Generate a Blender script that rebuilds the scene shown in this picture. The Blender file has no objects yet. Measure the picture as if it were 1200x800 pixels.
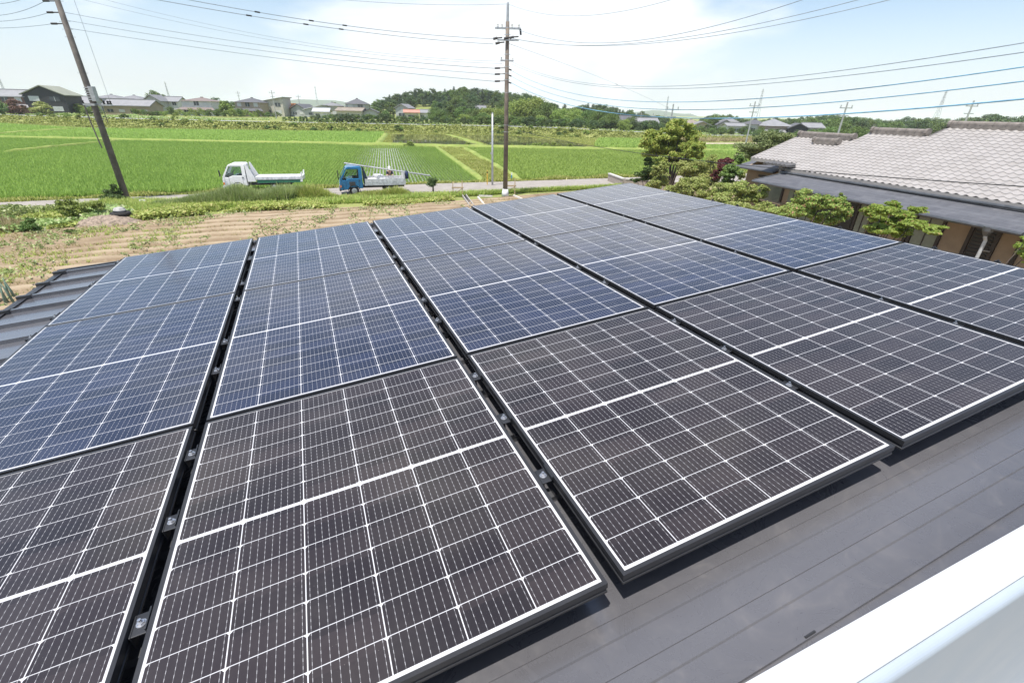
import bpy, math, random
import numpy as np
from mathutils import Vector, Matrix
random.seed(7); rng = np.random.default_rng(7)
R = math.radians
scene = bpy.context.scene

# ------------------------------------------------------------------ camera
# camera stands on the balcony, 5.5 m above the road; surveyed from the photograph
H = 5.5
F = 532.0                       # focal length in photo pixels (1200 wide)
RCW = np.array([[ 0.99972,  0.0238 ,  0.     ], [ 0.01076, -0.45173,  0.89209], [ 0.02123, -0.89183, -0.45186]])
cam_d = bpy.data.cameras.new('camera'); cam = bpy.data.objects.new('camera', cam_d)
scene.collection.objects.link(cam); scene.camera = cam
cam_d.sensor_width = 36.0; cam_d.lens = 36.0 * F / 1200.0
cam_d.clip_start = 0.02; cam_d.clip_end = 9000
xr = Vector(RCW[:, 0]); yd = Vector(RCW[:, 1]); zf = xr.cross(yd).normalized(); xr = yd.cross(zf).normalized(); yd.normalize()
cm = Matrix.Identity(4)
for i in range(3):
    cm[i][0] = xr[i]; cm[i][1] = -yd[i]; cm[i][2] = -zf[i]
cm[2][3] = H
cam.matrix_world = cm
RC = np.array([[xr[i], yd[i], zf[i]] for i in range(3)])
CAM = np.array([0, 0, H])

# ------------------------------------------------------------------ sun, sky, exposure
SUN = Vector((-0.211, -0.267, 0.983)).normalized()
sl = bpy.data.lights.new('sun', 'SUN'); sl.energy = 4.3; sl.angle = R(0.5); sl.color = (1.0, 0.955, 0.89)
so = bpy.data.objects.new('sun', sl); scene.collection.objects.link(so)
so.rotation_euler = SUN.to_track_quat('Z', 'Y').to_euler()
world = bpy.data.worlds.new('World'); scene.world = world; world.use_nodes = True
nt = world.node_tree; nt.nodes.clear()
wo = nt.nodes.new('ShaderNodeOutputWorld'); bg = nt.nodes.new('ShaderNodeBackground'); bg.inputs[1].default_value = 0.122
sky = nt.nodes.new('ShaderNodeTexSky'); sky.sky_type = 'NISHITA'; sky.sun_disc = False
sky.sun_elevation = math.asin(SUN.z); sky.sun_rotation = math.atan2(SUN.x, SUN.y)
sky.air_density = 1.0; sky.dust_density = 1.0; sky.ozone_density = 1.0; sky.altitude = 0
tc = nt.nodes.new('ShaderNodeTexCoord')
sep = nt.nodes.new('ShaderNodeSeparateXYZ'); nt.links.new(tc.outputs['Generated'], sep.inputs[0])
def wmath(op, a, b=None, c=None, clamp=False):
    n = nt.nodes.new('ShaderNodeMath'); n.operation = op; n.use_clamp = clamp
    for i, v in enumerate((a, b, c)):
        if v is None: continue
        if isinstance(v, (int, float)): n.inputs[i].default_value = v
        else: nt.links.new(v, n.inputs[i])
    return n.outputs[0]
# thin high cloud: a broad bright bank over the fields, wisps elsewhere, paler towards the horizon
mp = nt.nodes.new('ShaderNodeMapping'); mp.inputs['Location'].default_value = (0.3, 0.1, 0.55); mp.inputs['Scale'].default_value = (1.0, 1.0, 2.9); mp.inputs['Rotation'].default_value = (0, 0.12, 0.2)
nt.links.new(tc.outputs['Generated'], mp.inputs[0])
nz = nt.nodes.new('ShaderNodeTexNoise'); nz.inputs['Scale'].default_value = 1.9; nz.inputs['Detail'].default_value = 10; nz.inputs['Roughness'].default_value = 0.50; nz.inputs['Distortion'].default_value = 0.35
nt.links.new(mp.outputs[0], nz.inputs['Vector'])
dp = nt.nodes.new('ShaderNodeVectorMath'); dp.operation = 'DISTANCE'; dp.inputs[1].default_value = (0.06, 0.96, 0.21)
sv = nt.nodes.new('ShaderNodeVectorMath'); sv.operation = 'MULTIPLY'; sv.inputs[1].default_value = (0.62, 1.0, 1.55); nt.links.new(tc.outputs['Generated'], sv.inputs[0]); nt.links.new(sv.outputs[0], dp.inputs[0])
sv2 = dp.inputs[1].default_value; dp.inputs[1].default_value = (0.06 * 0.62, 0.96, 0.20 * 1.55)
bank = nt.nodes.new('ShaderNodeMapRange'); bank.interpolation_type = 'SMOOTHSTEP'; bank.inputs['From Min'].default_value = 0.05; bank.inputs['From Max'].default_value = 0.45; bank.inputs['To Min'].default_value = 0.16; bank.inputs['To Max'].default_value = -0.03
nt.links.new(dp.outputs['Value'], bank.inputs['Value'])
cr = nt.nodes.new('ShaderNodeMapRange'); cr.interpolation_type = 'SMOOTHSTEP'; cr.inputs['From Min'].default_value = 0.50; cr.inputs['From Max'].default_value = 0.68
nt.links.new(wmath('ADD', nz.outputs[0], bank.outputs[0]), cr.inputs['Value'])
lowm = nt.nodes.new('ShaderNodeMapRange'); lowm.interpolation_type = 'SMOOTHSTEP'; lowm.inputs['From Min'].default_value = -0.02; lowm.inputs['From Max'].default_value = 0.20; lowm.inputs['To Min'].default_value = 0.72; lowm.inputs['To Max'].default_value = 0.05
nt.links.new(sep.outputs[2], lowm.inputs['Value'])
cloud_amt = wmath('MULTIPLY', cr.outputs[0], 0.92, clamp=True)
mixh = nt.nodes.new('ShaderNodeMix'); mixh.data_type = 'RGBA'; nt.links.new(lowm.outputs[0], mixh.inputs['Factor']); nt.links.new(sky.outputs[0], mixh.inputs['A']); mixh.inputs['B'].default_value = (4.9, 5.3, 6.1, 1)
mixc = nt.nodes.new('ShaderNodeMix'); mixc.data_type = 'RGBA'
nt.links.new(cloud_amt, mixc.inputs['Factor']); nt.links.new(mixh.outputs['Result'], mixc.inputs['A']); mixc.inputs['B'].default_value = (6.3, 6.5, 6.7, 1)
nt.links.new(mixc.outputs['Result'], bg.inputs[0]); nt.links.new(bg.outputs[0], wo.inputs[0])
vs = scene.view_settings; vs.view_transform = 'Standard'; vs.look = 'None'; vs.gamma = 1.0; vs.exposure = 0.55; vs.use_curve_mapping = False
scene.cycles.max_bounces = 6; scene.cycles.volume_bounces = 2; scene.cycles.transparent_max_bounces = 12

# ------------------------------------------------------------------ survey helpers (photo pixel -> place)
def ray(x, y): return RC @ np.array([(x - 600) / F, (y - 400) / F, 1.0])
def at_z(x, y, z=0.0):
    d = ray(x, y); return Vector(CAM + d * ((z - H) / d[2]))
def at_y(x, y, Y):
    d = ray(x, y); return Vector(CAM + d * (Y / d[1]))
def top_z(X, Y, y):
    """height at ground place (X, Y) that is seen at photo row y"""
    lo, hi = -5, H + 1.5 * Y
    for _ in range(50):
        z = (lo + hi) / 2
        p = RC.T @ (np.array([X, Y, z]) - CAM)
        if 400 + F * p[1] / p[2] > y: lo = z
        else: hi = z
    return z
def fy(x, Y):
    """depth of things on the far plateau, which lies farther off towards the right"""
    return Y * float(np.interp(x, [0, 150, 300, 450, 600, 700, 760, 850, 1200], [.95, 1.03, 1.15, 1.22, 1.28, 1.30, 1.15, 1.04, 1.04]))
def pix(P):
    p = RC.T @ (np.array(P) - CAM); return 600 + F * p[0] / p[2], 400 + F * p[1] / p[2]

# ------------------------------------------------------------------ materials
MATS = {}
class NT:
    def __init__(s, name):
        s.m = bpy.data.materials.new(name); s.m.use_nodes = True; s.t = s.m.node_tree; s.t.nodes.clear()
        s.out = s.n('ShaderNodeOutputMaterial')
    def n(s, kind, **kw):
        x = s.t.nodes.new(kind)
        for k, v in kw.items(): setattr(x, k, v)
        return x
    def l(s, a, b): s.t.links.new(a, b)
    def put(s, v, sock):
        if isinstance(v, (int, float, tuple, list)): sock.default_value = v
        else: s.l(v, sock)
    def math(s, op, a, b=None, c=None, clamp=False):
        x = s.n('ShaderNodeMath', operation=op); x.use_clamp = clamp
        for i, v in enumerate((a, b, c)):
            if v is not None: s.put(v, x.inputs[i])
        return x.outputs[0]
    def mix(s, f, a, b, blend='MIX'):
        x = s.n('ShaderNodeMix', data_type='RGBA', blend_type=blend)
        s.put(f, x.inputs['Factor']); s.put(a if not isinstance(a, tuple) or len(a) == 4 else (*a, 1), x.inputs['A']); s.put(b if not isinstance(b, tuple) or len(b) == 4 else (*b, 1), x.inputs['B'])
        return x.outputs['Result']
    def noise(s, scale, detail=4, rough=0.55, vec=None, dist=0.0):
        x = s.n('ShaderNodeTexNoise'); x.inputs['Scale'].default_value = scale; x.inputs['Detail'].default_value = detail; x.inputs['Roughness'].default_value = rough; x.inputs['Distortion'].default_value = dist
        if vec is not None: s.l(vec, x.inputs['Vector'])
        return x.outputs[0]
    def ramp(s, v, a, b, lo=0.0, hi=1.0):
        x = s.n('ShaderNodeMapRange'); s.put(v, x.inputs['Value']); x.inputs['From Min'].default_value = a; x.inputs['From Max'].default_value = b; x.inputs['To Min'].default_value = lo; x.inputs['To Max'].default_value = hi
        x.interpolation_type = 'SMOOTHSTEP'
        return x.outputs[0]
    def obj(s): return s.n('ShaderNodeTexCoord').outputs['Object']
    def geo(s): return s.n('ShaderNodeNewGeometry')
    def scalev(s, v, sc, rot=(0, 0, 0)):
        x = s.n('ShaderNodeMapping'); x.inputs['Scale'].default_value = sc; x.inputs['Rotation'].default_value = rot; s.l(v, x.inputs[0]); return x.outputs[0]
    def bsdf(s, col, rough=0.6, metal=0.0, spec=0.5, bump=None, bstr=0.3, bdist=0.01, coat=0.0, **kw):
        p = s.n('ShaderNodeBsdfPrincipled'); s.put(col if not isinstance(col, tuple) or len(col) == 4 else (*col, 1), p.inputs['Base Color']); s.put(rough, p.inputs['Roughness']); s.put(metal, p.inputs['Metallic']); s.put(spec, p.inputs['Specular IOR Level'])
        p.inputs['Coat Weight'].default_value = coat; p.inputs['Coat Roughness'].default_value = 0.12
        if bump is not None:
            b = s.n('ShaderNodeBump'); b.inputs['Strength'].default_value = bstr; b.inputs['Distance'].default_value = bdist; s.l(bump, b.inputs['Height']); s.l(b.outputs[0], p.inputs['Normal'])
        return p.outputs[0]
    def done(s, sh): s.l(sh, s.out.inputs[0]); return s.m
def simple(name, col, rough=0.6, metal=0.0, var=0.18, scale=6.0, spec=0.5, coat=0.0, bstr=0.0):
    if name in MATS: return MATS[name]
    t = NT(name); v = t.noise(scale, 6, 0.6, t.obj())
    f = t.ramp(v, 0.3, 0.7)
    a = tuple(c * (1 - var) for c in col); b = tuple(min(1, c * (1 + var)) for c in col)
    rr = t.ramp(v, 0.3, 0.7, max(0.02, rough - 0.06), min(1, rough + 0.06))
    MATS[name] = t.done(t.bsdf(t.mix(f, a, b), rr, metal, spec, coat=coat, bump=v if bstr else None, bstr=bstr)); return MATS[name]
def leafmat(name, dark, light, tip=None, trans=0.3, scale=0.35, tipamt=0.25):
    if name in MATS: return MATS[name]
    t = NT(name); g = t.geo(); r = g.outputs['Random Per Island']
    v = t.noise(scale, 3, 0.6, t.obj())
    oi = t.n('ShaderNodeObjectInfo').outputs['Random']
    f = t.math('ADD', t.math('MULTIPLY', r, 0.6), t.math('MULTIPLY', t.ramp(v, 0.3, 0.7), 0.4))
    c = t.mix(f, dark, light)
    hs = t.n('ShaderNodeHueSaturation'); t.put(t.math('ADD', 0.485, t.math('MULTIPLY', oi, 0.03)), hs.inputs['Hue']); t.put(t.math('ADD', 0.85, t.math('MULTIPLY', oi, 0.3)), hs.inputs['Value']); t.l(c, hs.inputs['Color']); c = hs.outputs[0]
    if tip:
        r2 = t.n('ShaderNodeTexWhiteNoise', noise_dimensions='1D'); t.l(t.math('MULTIPLY', r, 91.7), r2.inputs['W'])
        c = t.mix(t.math('LESS_THAN', r2.outputs['Value'], tipamt), c, tip)
    d = t.bsdf(c, 0.55, 0, 0.35)
    tr = t.n('ShaderNodeBsdfTranslucent'); t.l(c, tr.inputs[0])
    ms = t.n('ShaderNodeMixShader'); ms.inputs[0].default_value = trans; t.l(d, ms.inputs[1]); t.l(tr.outputs[0], ms.inputs[2])
    MATS[name] = t.done(ms.outputs[0]); return MATS[name]
def glassmat(name, col=(0.03, 0.04, 0.045), alpha=0.35):
    if name in MATS: return MATS[name]
    t = NT(name); gl = t.n('ShaderNodeBsdfGlossy'); gl.inputs['Roughness'].default_value = 0.03; gl.inputs[0].default_value = (0.9, 0.95, 1, 1)
    tr = t.n('ShaderNodeBsdfTransparent'); tr.inputs[0].default_value = (0.78, 0.85, 0.83, 1)
    fr = t.n('ShaderNodeFresnel'); fr.inputs[0].default_value = 1.5
    ms = t.n('ShaderNodeMixShader'); t.l(fr.outputs[0], ms.inputs[0]); t.l(tr.outputs[0], ms.inputs[1]); t.l(gl.outputs[0], ms.inputs[2])
    MATS[name] = t.done(ms.outputs[0]); return MATS[name]

# ------------------------------------------------------------------ mesh helpers
COL = scene.collection
def link(name, me, mat=None, parent=None, smooth=False):
    o = bpy.data.objects.new(name, me); COL.objects.link(o)
    if mat is not None:
        for m in (mat if isinstance(mat, (list, tuple)) else [mat]): me.materials.append(m)
    if parent is not None: o.parent = parent
    if smooth and len(me.polygons): me.polygons.foreach_set('use_smooth', [True] * len(me.polygons))
    return o
def np_mesh(name, V, Fc):
    V = np.asarray(V, np.float32); Fc = np.asarray(Fc, np.int32)
    me = bpy.data.meshes.new(name)
    me.vertices.add(len(V)); me.vertices.foreach_set('co', V.ravel())
    me.loops.add(Fc.size); me.loops.foreach_set('vertex_index', Fc.ravel())
    me.polygons.add(len(Fc)); me.polygons.foreach_set('loop_start', np.arange(0, Fc.size, Fc.shape[1], dtype=np.int32))
    me.update(calc_edges=True); return me
class MB:
    def __init__(s): s.v = []; s.f = []; s.mi = []
    def add(s, vs, fs, mi=0):
        b = len(s.v); s.v += [tuple(p) for p in vs]; s.f += [tuple(b + i for i in f) for f in fs]; s.mi += [mi] * len(fs); return s
    def box(s, x0, x1, y0, y1, z0, z1, mi=0, M=None):
        vs = [Vector((x, y, z)) for z in (z0, z1) for y in (y0, y1) for x in (x0, x1)]
        if M is not None: vs = [M @ v for v in vs]
        return s.add(vs, [(0, 2, 3, 1), (4, 5, 7, 6), (0, 1, 5, 4), (2, 6, 7, 3), (0, 4, 6, 2), (1, 3, 7, 5)], mi)
    def tube(s, pts, r, n=8, mi=0, caps=True):
        pts = [Vector(p) for p in pts]; rs = r if isinstance(r, (list, tuple)) else [r] * len(pts)
        rings = []; base = len(s.v); up = None
        for i, p in enumerate(pts):
            d = (pts[min(i + 1, len(pts) - 1)] - pts[max(i - 1, 0)]).normalized()
            if up is None: up = d.orthogonal().normalized()
            a = (up - d * up.dot(d)).normalized(); b = d.cross(a); up = a
            s.v += [tuple(p + (a * math.cos(2 * math.pi * k / n) + b * math.sin(2 * math.pi * k / n)) * rs[i]) for k in range(n)]
        for i in range(len(pts) - 1):
            for k in range(n):
                s.f.append((base + i * n + k, base + i * n + (k + 1) % n, base + (i + 1) * n + (k + 1) % n, base + (i + 1) * n + k)); s.mi.append(mi)
        if caps:
            s.f.append(tuple(base + k for k in reversed(range(n)))); s.f.append(tuple(base + (len(pts) - 1) * n + k for k in range(n))); s.mi += [mi, mi]
        return s
    def prism(s, poly, axis, a0, a1, mi=0, M=None):
        """extrude a 2D polygon along axis 'x','y' or 'z'"""
        def mk(p, a):
            v = Vector((a, p[0], p[1])) if axis == 'x' else Vector((p[0], a, p[1])) if axis == 'y' else Vector((p[0], p[1], a))
            return M @ v if M is not None else v
        n = len(poly); vs = [mk(p, a0) for p in poly] + [mk(p, a1) for p in poly]
        fs = [(i, (i + 1) % n, n + (i + 1) % n, n + i) for i in range(n)] + [tuple(reversed(range(n))), tuple(range(n, 2 * n))]
        return s.add(vs, fs, mi)
    def lathe(s, prof, n=16, mi=0, M=None):
        base = len(s.v)
        for (r, z) in prof:
            for k in range(n):
                v = Vector((r * math.cos(2 * math.pi * k / n), r * math.sin(2 * math.pi * k / n), z)); s.v.append(tuple(M @ v if M is not None else v))
        for i in range(len(prof) - 1):
            for k in range(n): s.f.append((base + i * n + k, base + i * n + (k + 1) % n, base + (i + 1) * n + (k + 1) % n, base + (i + 1) * n + k)); s.mi.append(mi)
        return s
    def mesh(s, name):
        me = bpy.data.meshes.new(name); me.from_pydata(s.v, [], s.f); me.polygons.foreach_set('material_index', s.mi); me.update()
        return me
    def build(s, name, mat, parent=None, smooth=False, bevel=0.0):
        me = s.mesh(name)
        import bmesh
        bm = bmesh.new(); bm.from_mesh(me); bmesh.ops.recalc_face_normals(bm, faces=bm.faces); bm.to_mesh(me); bm.free()
        o = link(name, me, mat, parent, smooth)
        if bevel:
            b = o.modifiers.new('bevel', 'BEVEL'); b.width = bevel; b.segments = 2; b.limit_method = 'ANGLE'; b.angle_limit = R(35)
        return o
def tag(o, label=None, cat=None, group=None, kind=None):
    if label: o['label'] = label
    if cat: o['category'] = cat
    if group: o['group'] = group
    if kind: o['kind'] = kind
    return o
def thing(name, label, cat, loc=(0, 0, 0), rz=0.0, group=None, M=None):
    o = bpy.data.objects.new(name, None); COL.objects.link(o); o.empty_display_size = 0.2
    if M is not None: o.matrix_world = M
    else: o.location = loc; o.rotation_euler = (0, 0, rz)
    return tag(o, label, cat, group)
CH = {}
def copy_tree(o, parent=None, label=None, group=None):
    c = o.copy(); COL.objects.link(c)
    if parent is not None: c.parent = parent
    for ch in o.children: copy_tree(ch, c)
    if label: c['label'] = label
    if group: c['group'] = group
    return c

# ------------------------------------------------------------------ terrain
BX = np.array([-500, -140, -95, -60, -35, 0, 20, 56, 75, 105, 150, 500.]); BY = np.array([210, 127, 119, 120, 126, 130.5, 123, 134, 145, 160, 185, 260.])
PLAT = 1.8
def bank_y(x): return np.interp(x, BX, BY)
def height(x, y):
    x = np.asarray(x, float); y = np.asarray(y, float)
    t = np.clip((y - bank_y(x)) / 4.5, 0, 1); h = np.interp(x, [15, 55], [PLAT, 0.6]) * t * t * (3 - 2 * t)
    h = h + 8.0 * np.exp(-((x + 24) / 55) ** 2 - ((y - 275) / 45) ** 2)
    return h
def grassmat(name, c1, c2, c3, s1=0.6, s2=9.0):
    t = NT(name); p = t.obj(); a = t.noise(s1, 5, 0.6, p); b = t.noise(s2, 6, 0.7, p)
    c = t.mix(t.ramp(a, 0.35, 0.65), c1, c2); c = t.mix(t.ramp(b, 0.5, 0.75), c, c3)
    return t.done(t.bsdf(c, 0.9, 0, 0.15, bump=b, bstr=0.6, bdist=0.08))
m_ground = grassmat('meadow_ground', (0.20, 0.24, 0.07), (0.26, 0.28, 0.095), (0.29, 0.265, 0.125), 0.13, 2.2)
gx = np.unique(np.concatenate([np.linspace(-4000, -400, 20), np.linspace(-400, 400, 161), np.linspace(400, 4000, 20)]))
gy = np.unique(np.concatenate([np.linspace(-60, 90, 26), np.linspace(90, 150, 81), np.linspace(150, 600, 61), np.linspace(600, 6500, 16)]))
XX, YY = np.meshgrid(gx, gy); ZZ = height(XX, YY) - 0.02
nx, ny = len(gx), len(gy); idx = np.arange(nx * ny).reshape(ny, nx)
fq = np.stack([idx[:-1, :-1].ravel(), idx[:-1, 1:].ravel(), idx[1:, 1:].ravel(), idx[1:, :-1].ravel()], 1)
tag(link('ground', np_mesh('ground', np.stack([XX.ravel(), YY.ravel(), ZZ.ravel()], 1), fq), m_ground, smooth=True), kind='structure')
def haze_box():
    mb = MB().box(-4100, 4100, -110, 6650, -1.6, 66); t = NT('haze_air'); v = t.n('ShaderNodeVolumePrincipled'); v.inputs['Color'].default_value = (0.93, 0.97, 1, 1); v.inputs['Density'].default_value = 0.00021; v.inputs['Anisotropy'].default_value = -0.25
    t.l(v.outputs[0], t.out.inputs['Volume']); o = mb.build('haze', t.m); tag(o, kind='stuff'); return o
haze_box()
def sheet(name, poly, z, mat, kind='structure'):
    me = bpy.data.meshes.new(name); me.from_pydata([(p[0], p[1], z) for p in poly], [], [tuple(range(len(poly)))]); me.update()
    if me.polygons[0].normal.z < 0: me.flip_normals()
    return tag(link(name, me, mat), kind=kind)
def strip(name, left, right, mat, dz, n=60, kind='structure'):
    """ribbon between two polylines draped on the terrain"""
    def rs(pl):
        pl = np.array(pl, float); d = np.concatenate([[0], np.cumsum(np.linalg.norm(np.diff(pl, axis=0), axis=1))]); t = np.linspace(0, d[-1], n)
        return np.stack([np.interp(t, d, pl[:, 0]), np.interp(t, d, pl[:, 1])], 1)
    a, b = rs(left), rs(right); k = 5; V = []
    for j in range(k):
        q = a + (b - a) * j / (k - 1); V.append(np.stack([q[:, 0], q[:, 1], height(q[:, 0], q[:, 1]) + dz], 1))
    V = np.concatenate(V); i = np.arange(n - 1); Fs = []
    for j in range(k - 1): Fs.append(np.stack([j * n + i, (j + 1) * n + i, (j + 1) * n + i + 1, j * n + i + 1], 1))
    me = np_mesh(name, V, np.concatenate(Fs))
    if me.polygons[0].normal.z < 0: me.flip_normals()
    return tag(link(name, me, mat, smooth=True), kind=kind)

# bare field in front of and beside the roof, ploughed in low furrows
def dirtmat():
    t = NT('field_soil'); p = t.obj(); a = t.noise(0.5, 6, 0.6, p); b = t.noise(6, 8, 0.7, p); c2 = t.noise(0.18, 3, 0.5, p)
    c = t.mix(t.ramp(a, 0.35, 0.65), (0.225, 0.165, 0.105), (0.29, 0.222, 0.147)); c = t.mix(t.ramp(b, 0.5, 0.8), c, (0.37, 0.295, 0.205)); c = t.mix(t.ramp(c2, 0.62, 0.75), c, (0.30, 0.26, 0.12))
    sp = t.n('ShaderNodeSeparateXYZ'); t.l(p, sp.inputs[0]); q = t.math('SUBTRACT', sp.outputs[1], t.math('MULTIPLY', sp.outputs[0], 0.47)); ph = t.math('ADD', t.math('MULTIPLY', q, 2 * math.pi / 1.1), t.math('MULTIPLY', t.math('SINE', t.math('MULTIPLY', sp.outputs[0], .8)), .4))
    crest = t.math('MULTIPLY', t.ramp(t.math('SINE', ph), 0.15, 0.95), t.math('MULTIPLY', t.ramp(a, 0.3, 0.6, .45, 1.0), t.math('MULTIPLY', t.ramp(sp.outputs[0], -21, -15), t.ramp(sp.outputs[0], -1.5, 2.5, 1.0, 0.0)))); c = t.mix(t.math('MULTIPLY', crest, .75), c, (0.42, 0.34, 0.24))  # paler stripes put the lit ridge tops into the soil colour
    return t.done(t.bsdf(c, 0.95, 0, 0.1, bump=b, bstr=0.7, bdist=0.06))
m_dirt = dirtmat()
DIRT_FAR = np.array([[-54.20, 6.97], [-23.64, 20.16], [-15.22, 26.80], [-9.31, 28.85], [-3.75, 31.81], [3.25, 36.39], [9.52, 39.36], [46.13, 46.62]])
def dirt_far(x): return np.interp(x, DIRT_FAR[:, 0], DIRT_FAR[:, 1])
fx_ = np.linspace(-60, 24, 260); fv = np.linspace(0, 1, 520); FX, FV = np.meshgrid(fx_, fv)
FY = -12 + (dirt_far(FX) + 12) * FV
FZ = 0.012 + 0.13 * (0.5 + 0.5 * np.sin((FY - 0.47 * FX) * 2 * math.pi / 1.1 + 0.4 * np.sin(FX * .8))) ** 3 * np.clip((FX + 22) / 6, 0, 1) * np.clip((2.5 - FX) / 4, 0, 1) * np.clip((1 - FV) * 18, 0, 1) + 0.02 * np.sin(FX * 1.7 + FY * .6) * np.clip((1 - FV) * 18, 0, 1) + 0.02
ii = np.arange(FX.size).reshape(FX.shape)
fq = np.stack([ii[:-1, :-1].ravel(), ii[:-1, 1:].ravel(), ii[1:, 1:].ravel(), ii[1:, :-1].ravel()], 1)
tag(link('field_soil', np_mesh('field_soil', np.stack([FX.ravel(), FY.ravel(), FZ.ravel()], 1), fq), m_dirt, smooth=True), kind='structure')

# near lane
def roadmat(name, a, b):
    t = NT(name); p = t.obj(); v = t.noise(1.2, 6, 0.65, p); w = t.noise(25, 4, 0.7, p)
    c = t.mix(t.ramp(v, 0.3, 0.7), a, b); c = t.mix(t.ramp(w, 0.55, 0.8), c, tuple(x * 1.25 for x in b))
    return t.done(t.bsdf(c, 0.85, 0, 0.25, bump=w, bstr=0.3, bdist=0.01))
m_lane = roadmat('lane_surface', (0.27, 0.245, 0.22), (0.34, 0.31, 0.28))
LANE_FAR = [(-54.92, 15.75), (-34.93, 25.31), (-24.50, 30.28), (-12.48, 36.26), (-7.34, 38.97), (-0.33, 41.69), (9.41, 45.76), (46.99, 61.75)]
LANE_NEAR = [(-54.65, 12.49), (-33.86, 22.26), (-23.24, 27.14), (-11.38, 32.03), (-6.35, 34.23), (0.17, 36.59), (10.64, 41.16), (47.98, 56.78)]
strip('lane', LANE_FAR, LANE_NEAR, m_lane, 0.045, 80)
# far road on the bank crest
m_road = roadmat('far_road_asphalt', (0.30, 0.31, 0.33), (0.38, 0.39, 0.41))
FX2 = np.linspace(-330, 260, 120)
strip('far_road', [(x, bank_y(x) + 9.6) for x in FX2], [(x, bank_y(x) + 5.2) for x in FX2], m_road, 0.03, 160)
# footpath through the fields on the right
m_path = roadmat('path_surface', (0.42, 0.33, 0.27), (0.50, 0.40, 0.33))
strip('field_path', [(33.08, 108.78), (50.05, 115.48), (79.75, 126.41), (132.67, 153.51)], [(34.10, 104.80), (51.20, 111.66), (80.88, 122.33), (135.59, 149.00)], m_path, 0.03, 30)

# paddies: shallow water with rows of young rice
def watermat(name, c1, c2, rough=0.04):
    t = NT(name); p = t.obj(); a = t.noise(0.25, 4, 0.6, p); b = t.noise(3.0, 3, 0.5, p)
    return t.done(t.bsdf(t.mix(t.ramp(a, 0.3, 0.7), c1, c2), rough, 0, 0.5, bump=b, bstr=0.05, bdist=0.02))
m_water = watermat('paddy_water_surface', (0.05, 0.06, 0.03), (0.08, 0.08, 0.04))
m_pond = watermat('pond_water', (0.07, 0.075, 0.035), (0.11, 0.11, 0.06), 0.05)
A_POLY = [(-114.67, -6.72), (-34.99, 26.51), (-24.55, 31.63), (-12.50, 37.35), (-7.36, 39.85), (-3.12, 41.44), (-13.12, 79.37), (-21.84, 79.96), (-41.56, 77.06), (-60.79, 75.99), (-86.70, 75.11), (-134.60, 71.46)]
B_POLY = [(-24.23, 83.64), (-41.71, 79.58), (-61.00, 78.52), (-87.00, 77.72), (-135.27, 75.18), (-166.73, 138.92), (-95.63, 109.15), (-63.27, 116.70), (-33.60, 126.69)]
C_POLY = [(0.57, 43.01), (9.81, 47.54), (28.14, 55.38), (39.35, 60.86), (45.73, 85.90), (12.05, 80.88), (-8.28, 78.82)]
D_POLY = [(14.02, 88.53), (29.23, 89.20), (31.55, 101.81), (36.89, 122.77), (20.04, 121.01), (16.65, 104.30)]
E_POLY = [(32.67, 63.84), (90.85, 86.60), (112.26, 131.94), (79.02, 118.58), (50.97, 107.72), (34.08, 100.92)]
pads = {'A': A_POLY, 'B': B_POLY, 'C': C_POLY, 'D': D_POLY, 'E': E_POLY}
for k, pl in pads.items(): sheet('paddy_water', pl, 0.012, m_water)
POND1 = [(-30.01, 117.04), (-18.31, 122.67), (-7.39, 92.34), (-10.36, 86.75), (-21.50, 85.35)]
POND2 = [(-14.65, 123.61), (-5.68, 126.61), (2.94, 119.75), (9.46, 108.22), (13.72, 93.05), (11.07, 88.15), (-0.42, 87.90), (-5.36, 89.54)]
for pl in (POND1, POND2): sheet('pond_water', pl, 0.02, m_pond)

m_dike = grassmat('dike_turf', (0.19, 0.255, 0.06), (0.27, 0.325, 0.09), (0.29, 0.26, 0.115), 0.35, 3.0)
def dike(name, pts, w, h):
    pts = np.array(pts, float); d = np.concatenate([[0], np.cumsum(np.linalg.norm(np.diff(pts, axis=0), axis=1))]); n = int(d[-1] / 1.2) + 2; t = np.linspace(0, d[-1], n); c = np.stack([np.interp(t, d, pts[:, 0]), np.interp(t, d, pts[:, 1])], 1)
    tg = np.gradient(c, axis=0); tg /= np.linalg.norm(tg, axis=1, keepdims=True); nn = np.stack([-tg[:, 1], tg[:, 0]], 1); V = []
    for off, z in ((-.5, -.03), (-.28, 1), (-.05, 1.08), (.25, 1), (.5, -.03)):
        q = c + nn * (off * w + rng.normal(0, .05, (n, 1))); V.append(np.stack([q[:, 0], q[:, 1], z * h * np.clip(np.minimum(t, d[-1] - t) / 1.5, 0, 1) * (1 + rng.normal(0, .10, n)) if z > 0 else np.full(n, z)], 1))
    i = np.arange(n - 1); F_ = np.concatenate([np.stack([k * n + i, k * n + i + 1, (k + 1) * n + i + 1, (k + 1) * n + i], 1) for k in range(4)]); me = np_mesh(name, np.concatenate(V), F_)
    if me.polygons[0].normal.z < 0: me.flip_normals()
    return tag(link(name, me, m_dike, smooth=True), kind='structure')
dike('paddy_dike', [(-135, 74.2), (-87, 77.0), (-61, 77.9), (-41.6, 78.9), (-22, 81.8), (-10.2, 81.8), (12.2, 83.5), (45.8, 88)], 1.5, .38)
sheet('dike_turf', [(-2.6, 41.9), (0.1, 43.2), (-8.6, 79.2), (-12.7, 79.5)], .028, m_dike)
dike('paddy_dike', [(-3.0, 41.9), (-13.0, 79.6)], .75, .26); dike('paddy_dike', [(0.3, 43.1), (-8.4, 79.3)], .75, .26)
dike('paddy_dike', [(-56.7, 53.0), (-60.8, 76.0)], .8, .42); dike('paddy_dike', [(-23.4, 83), (-31, 118)], 1.3, .36); dike('paddy_dike', [(-17, 122), (-6.2, 89)], 1.1, .22)
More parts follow.
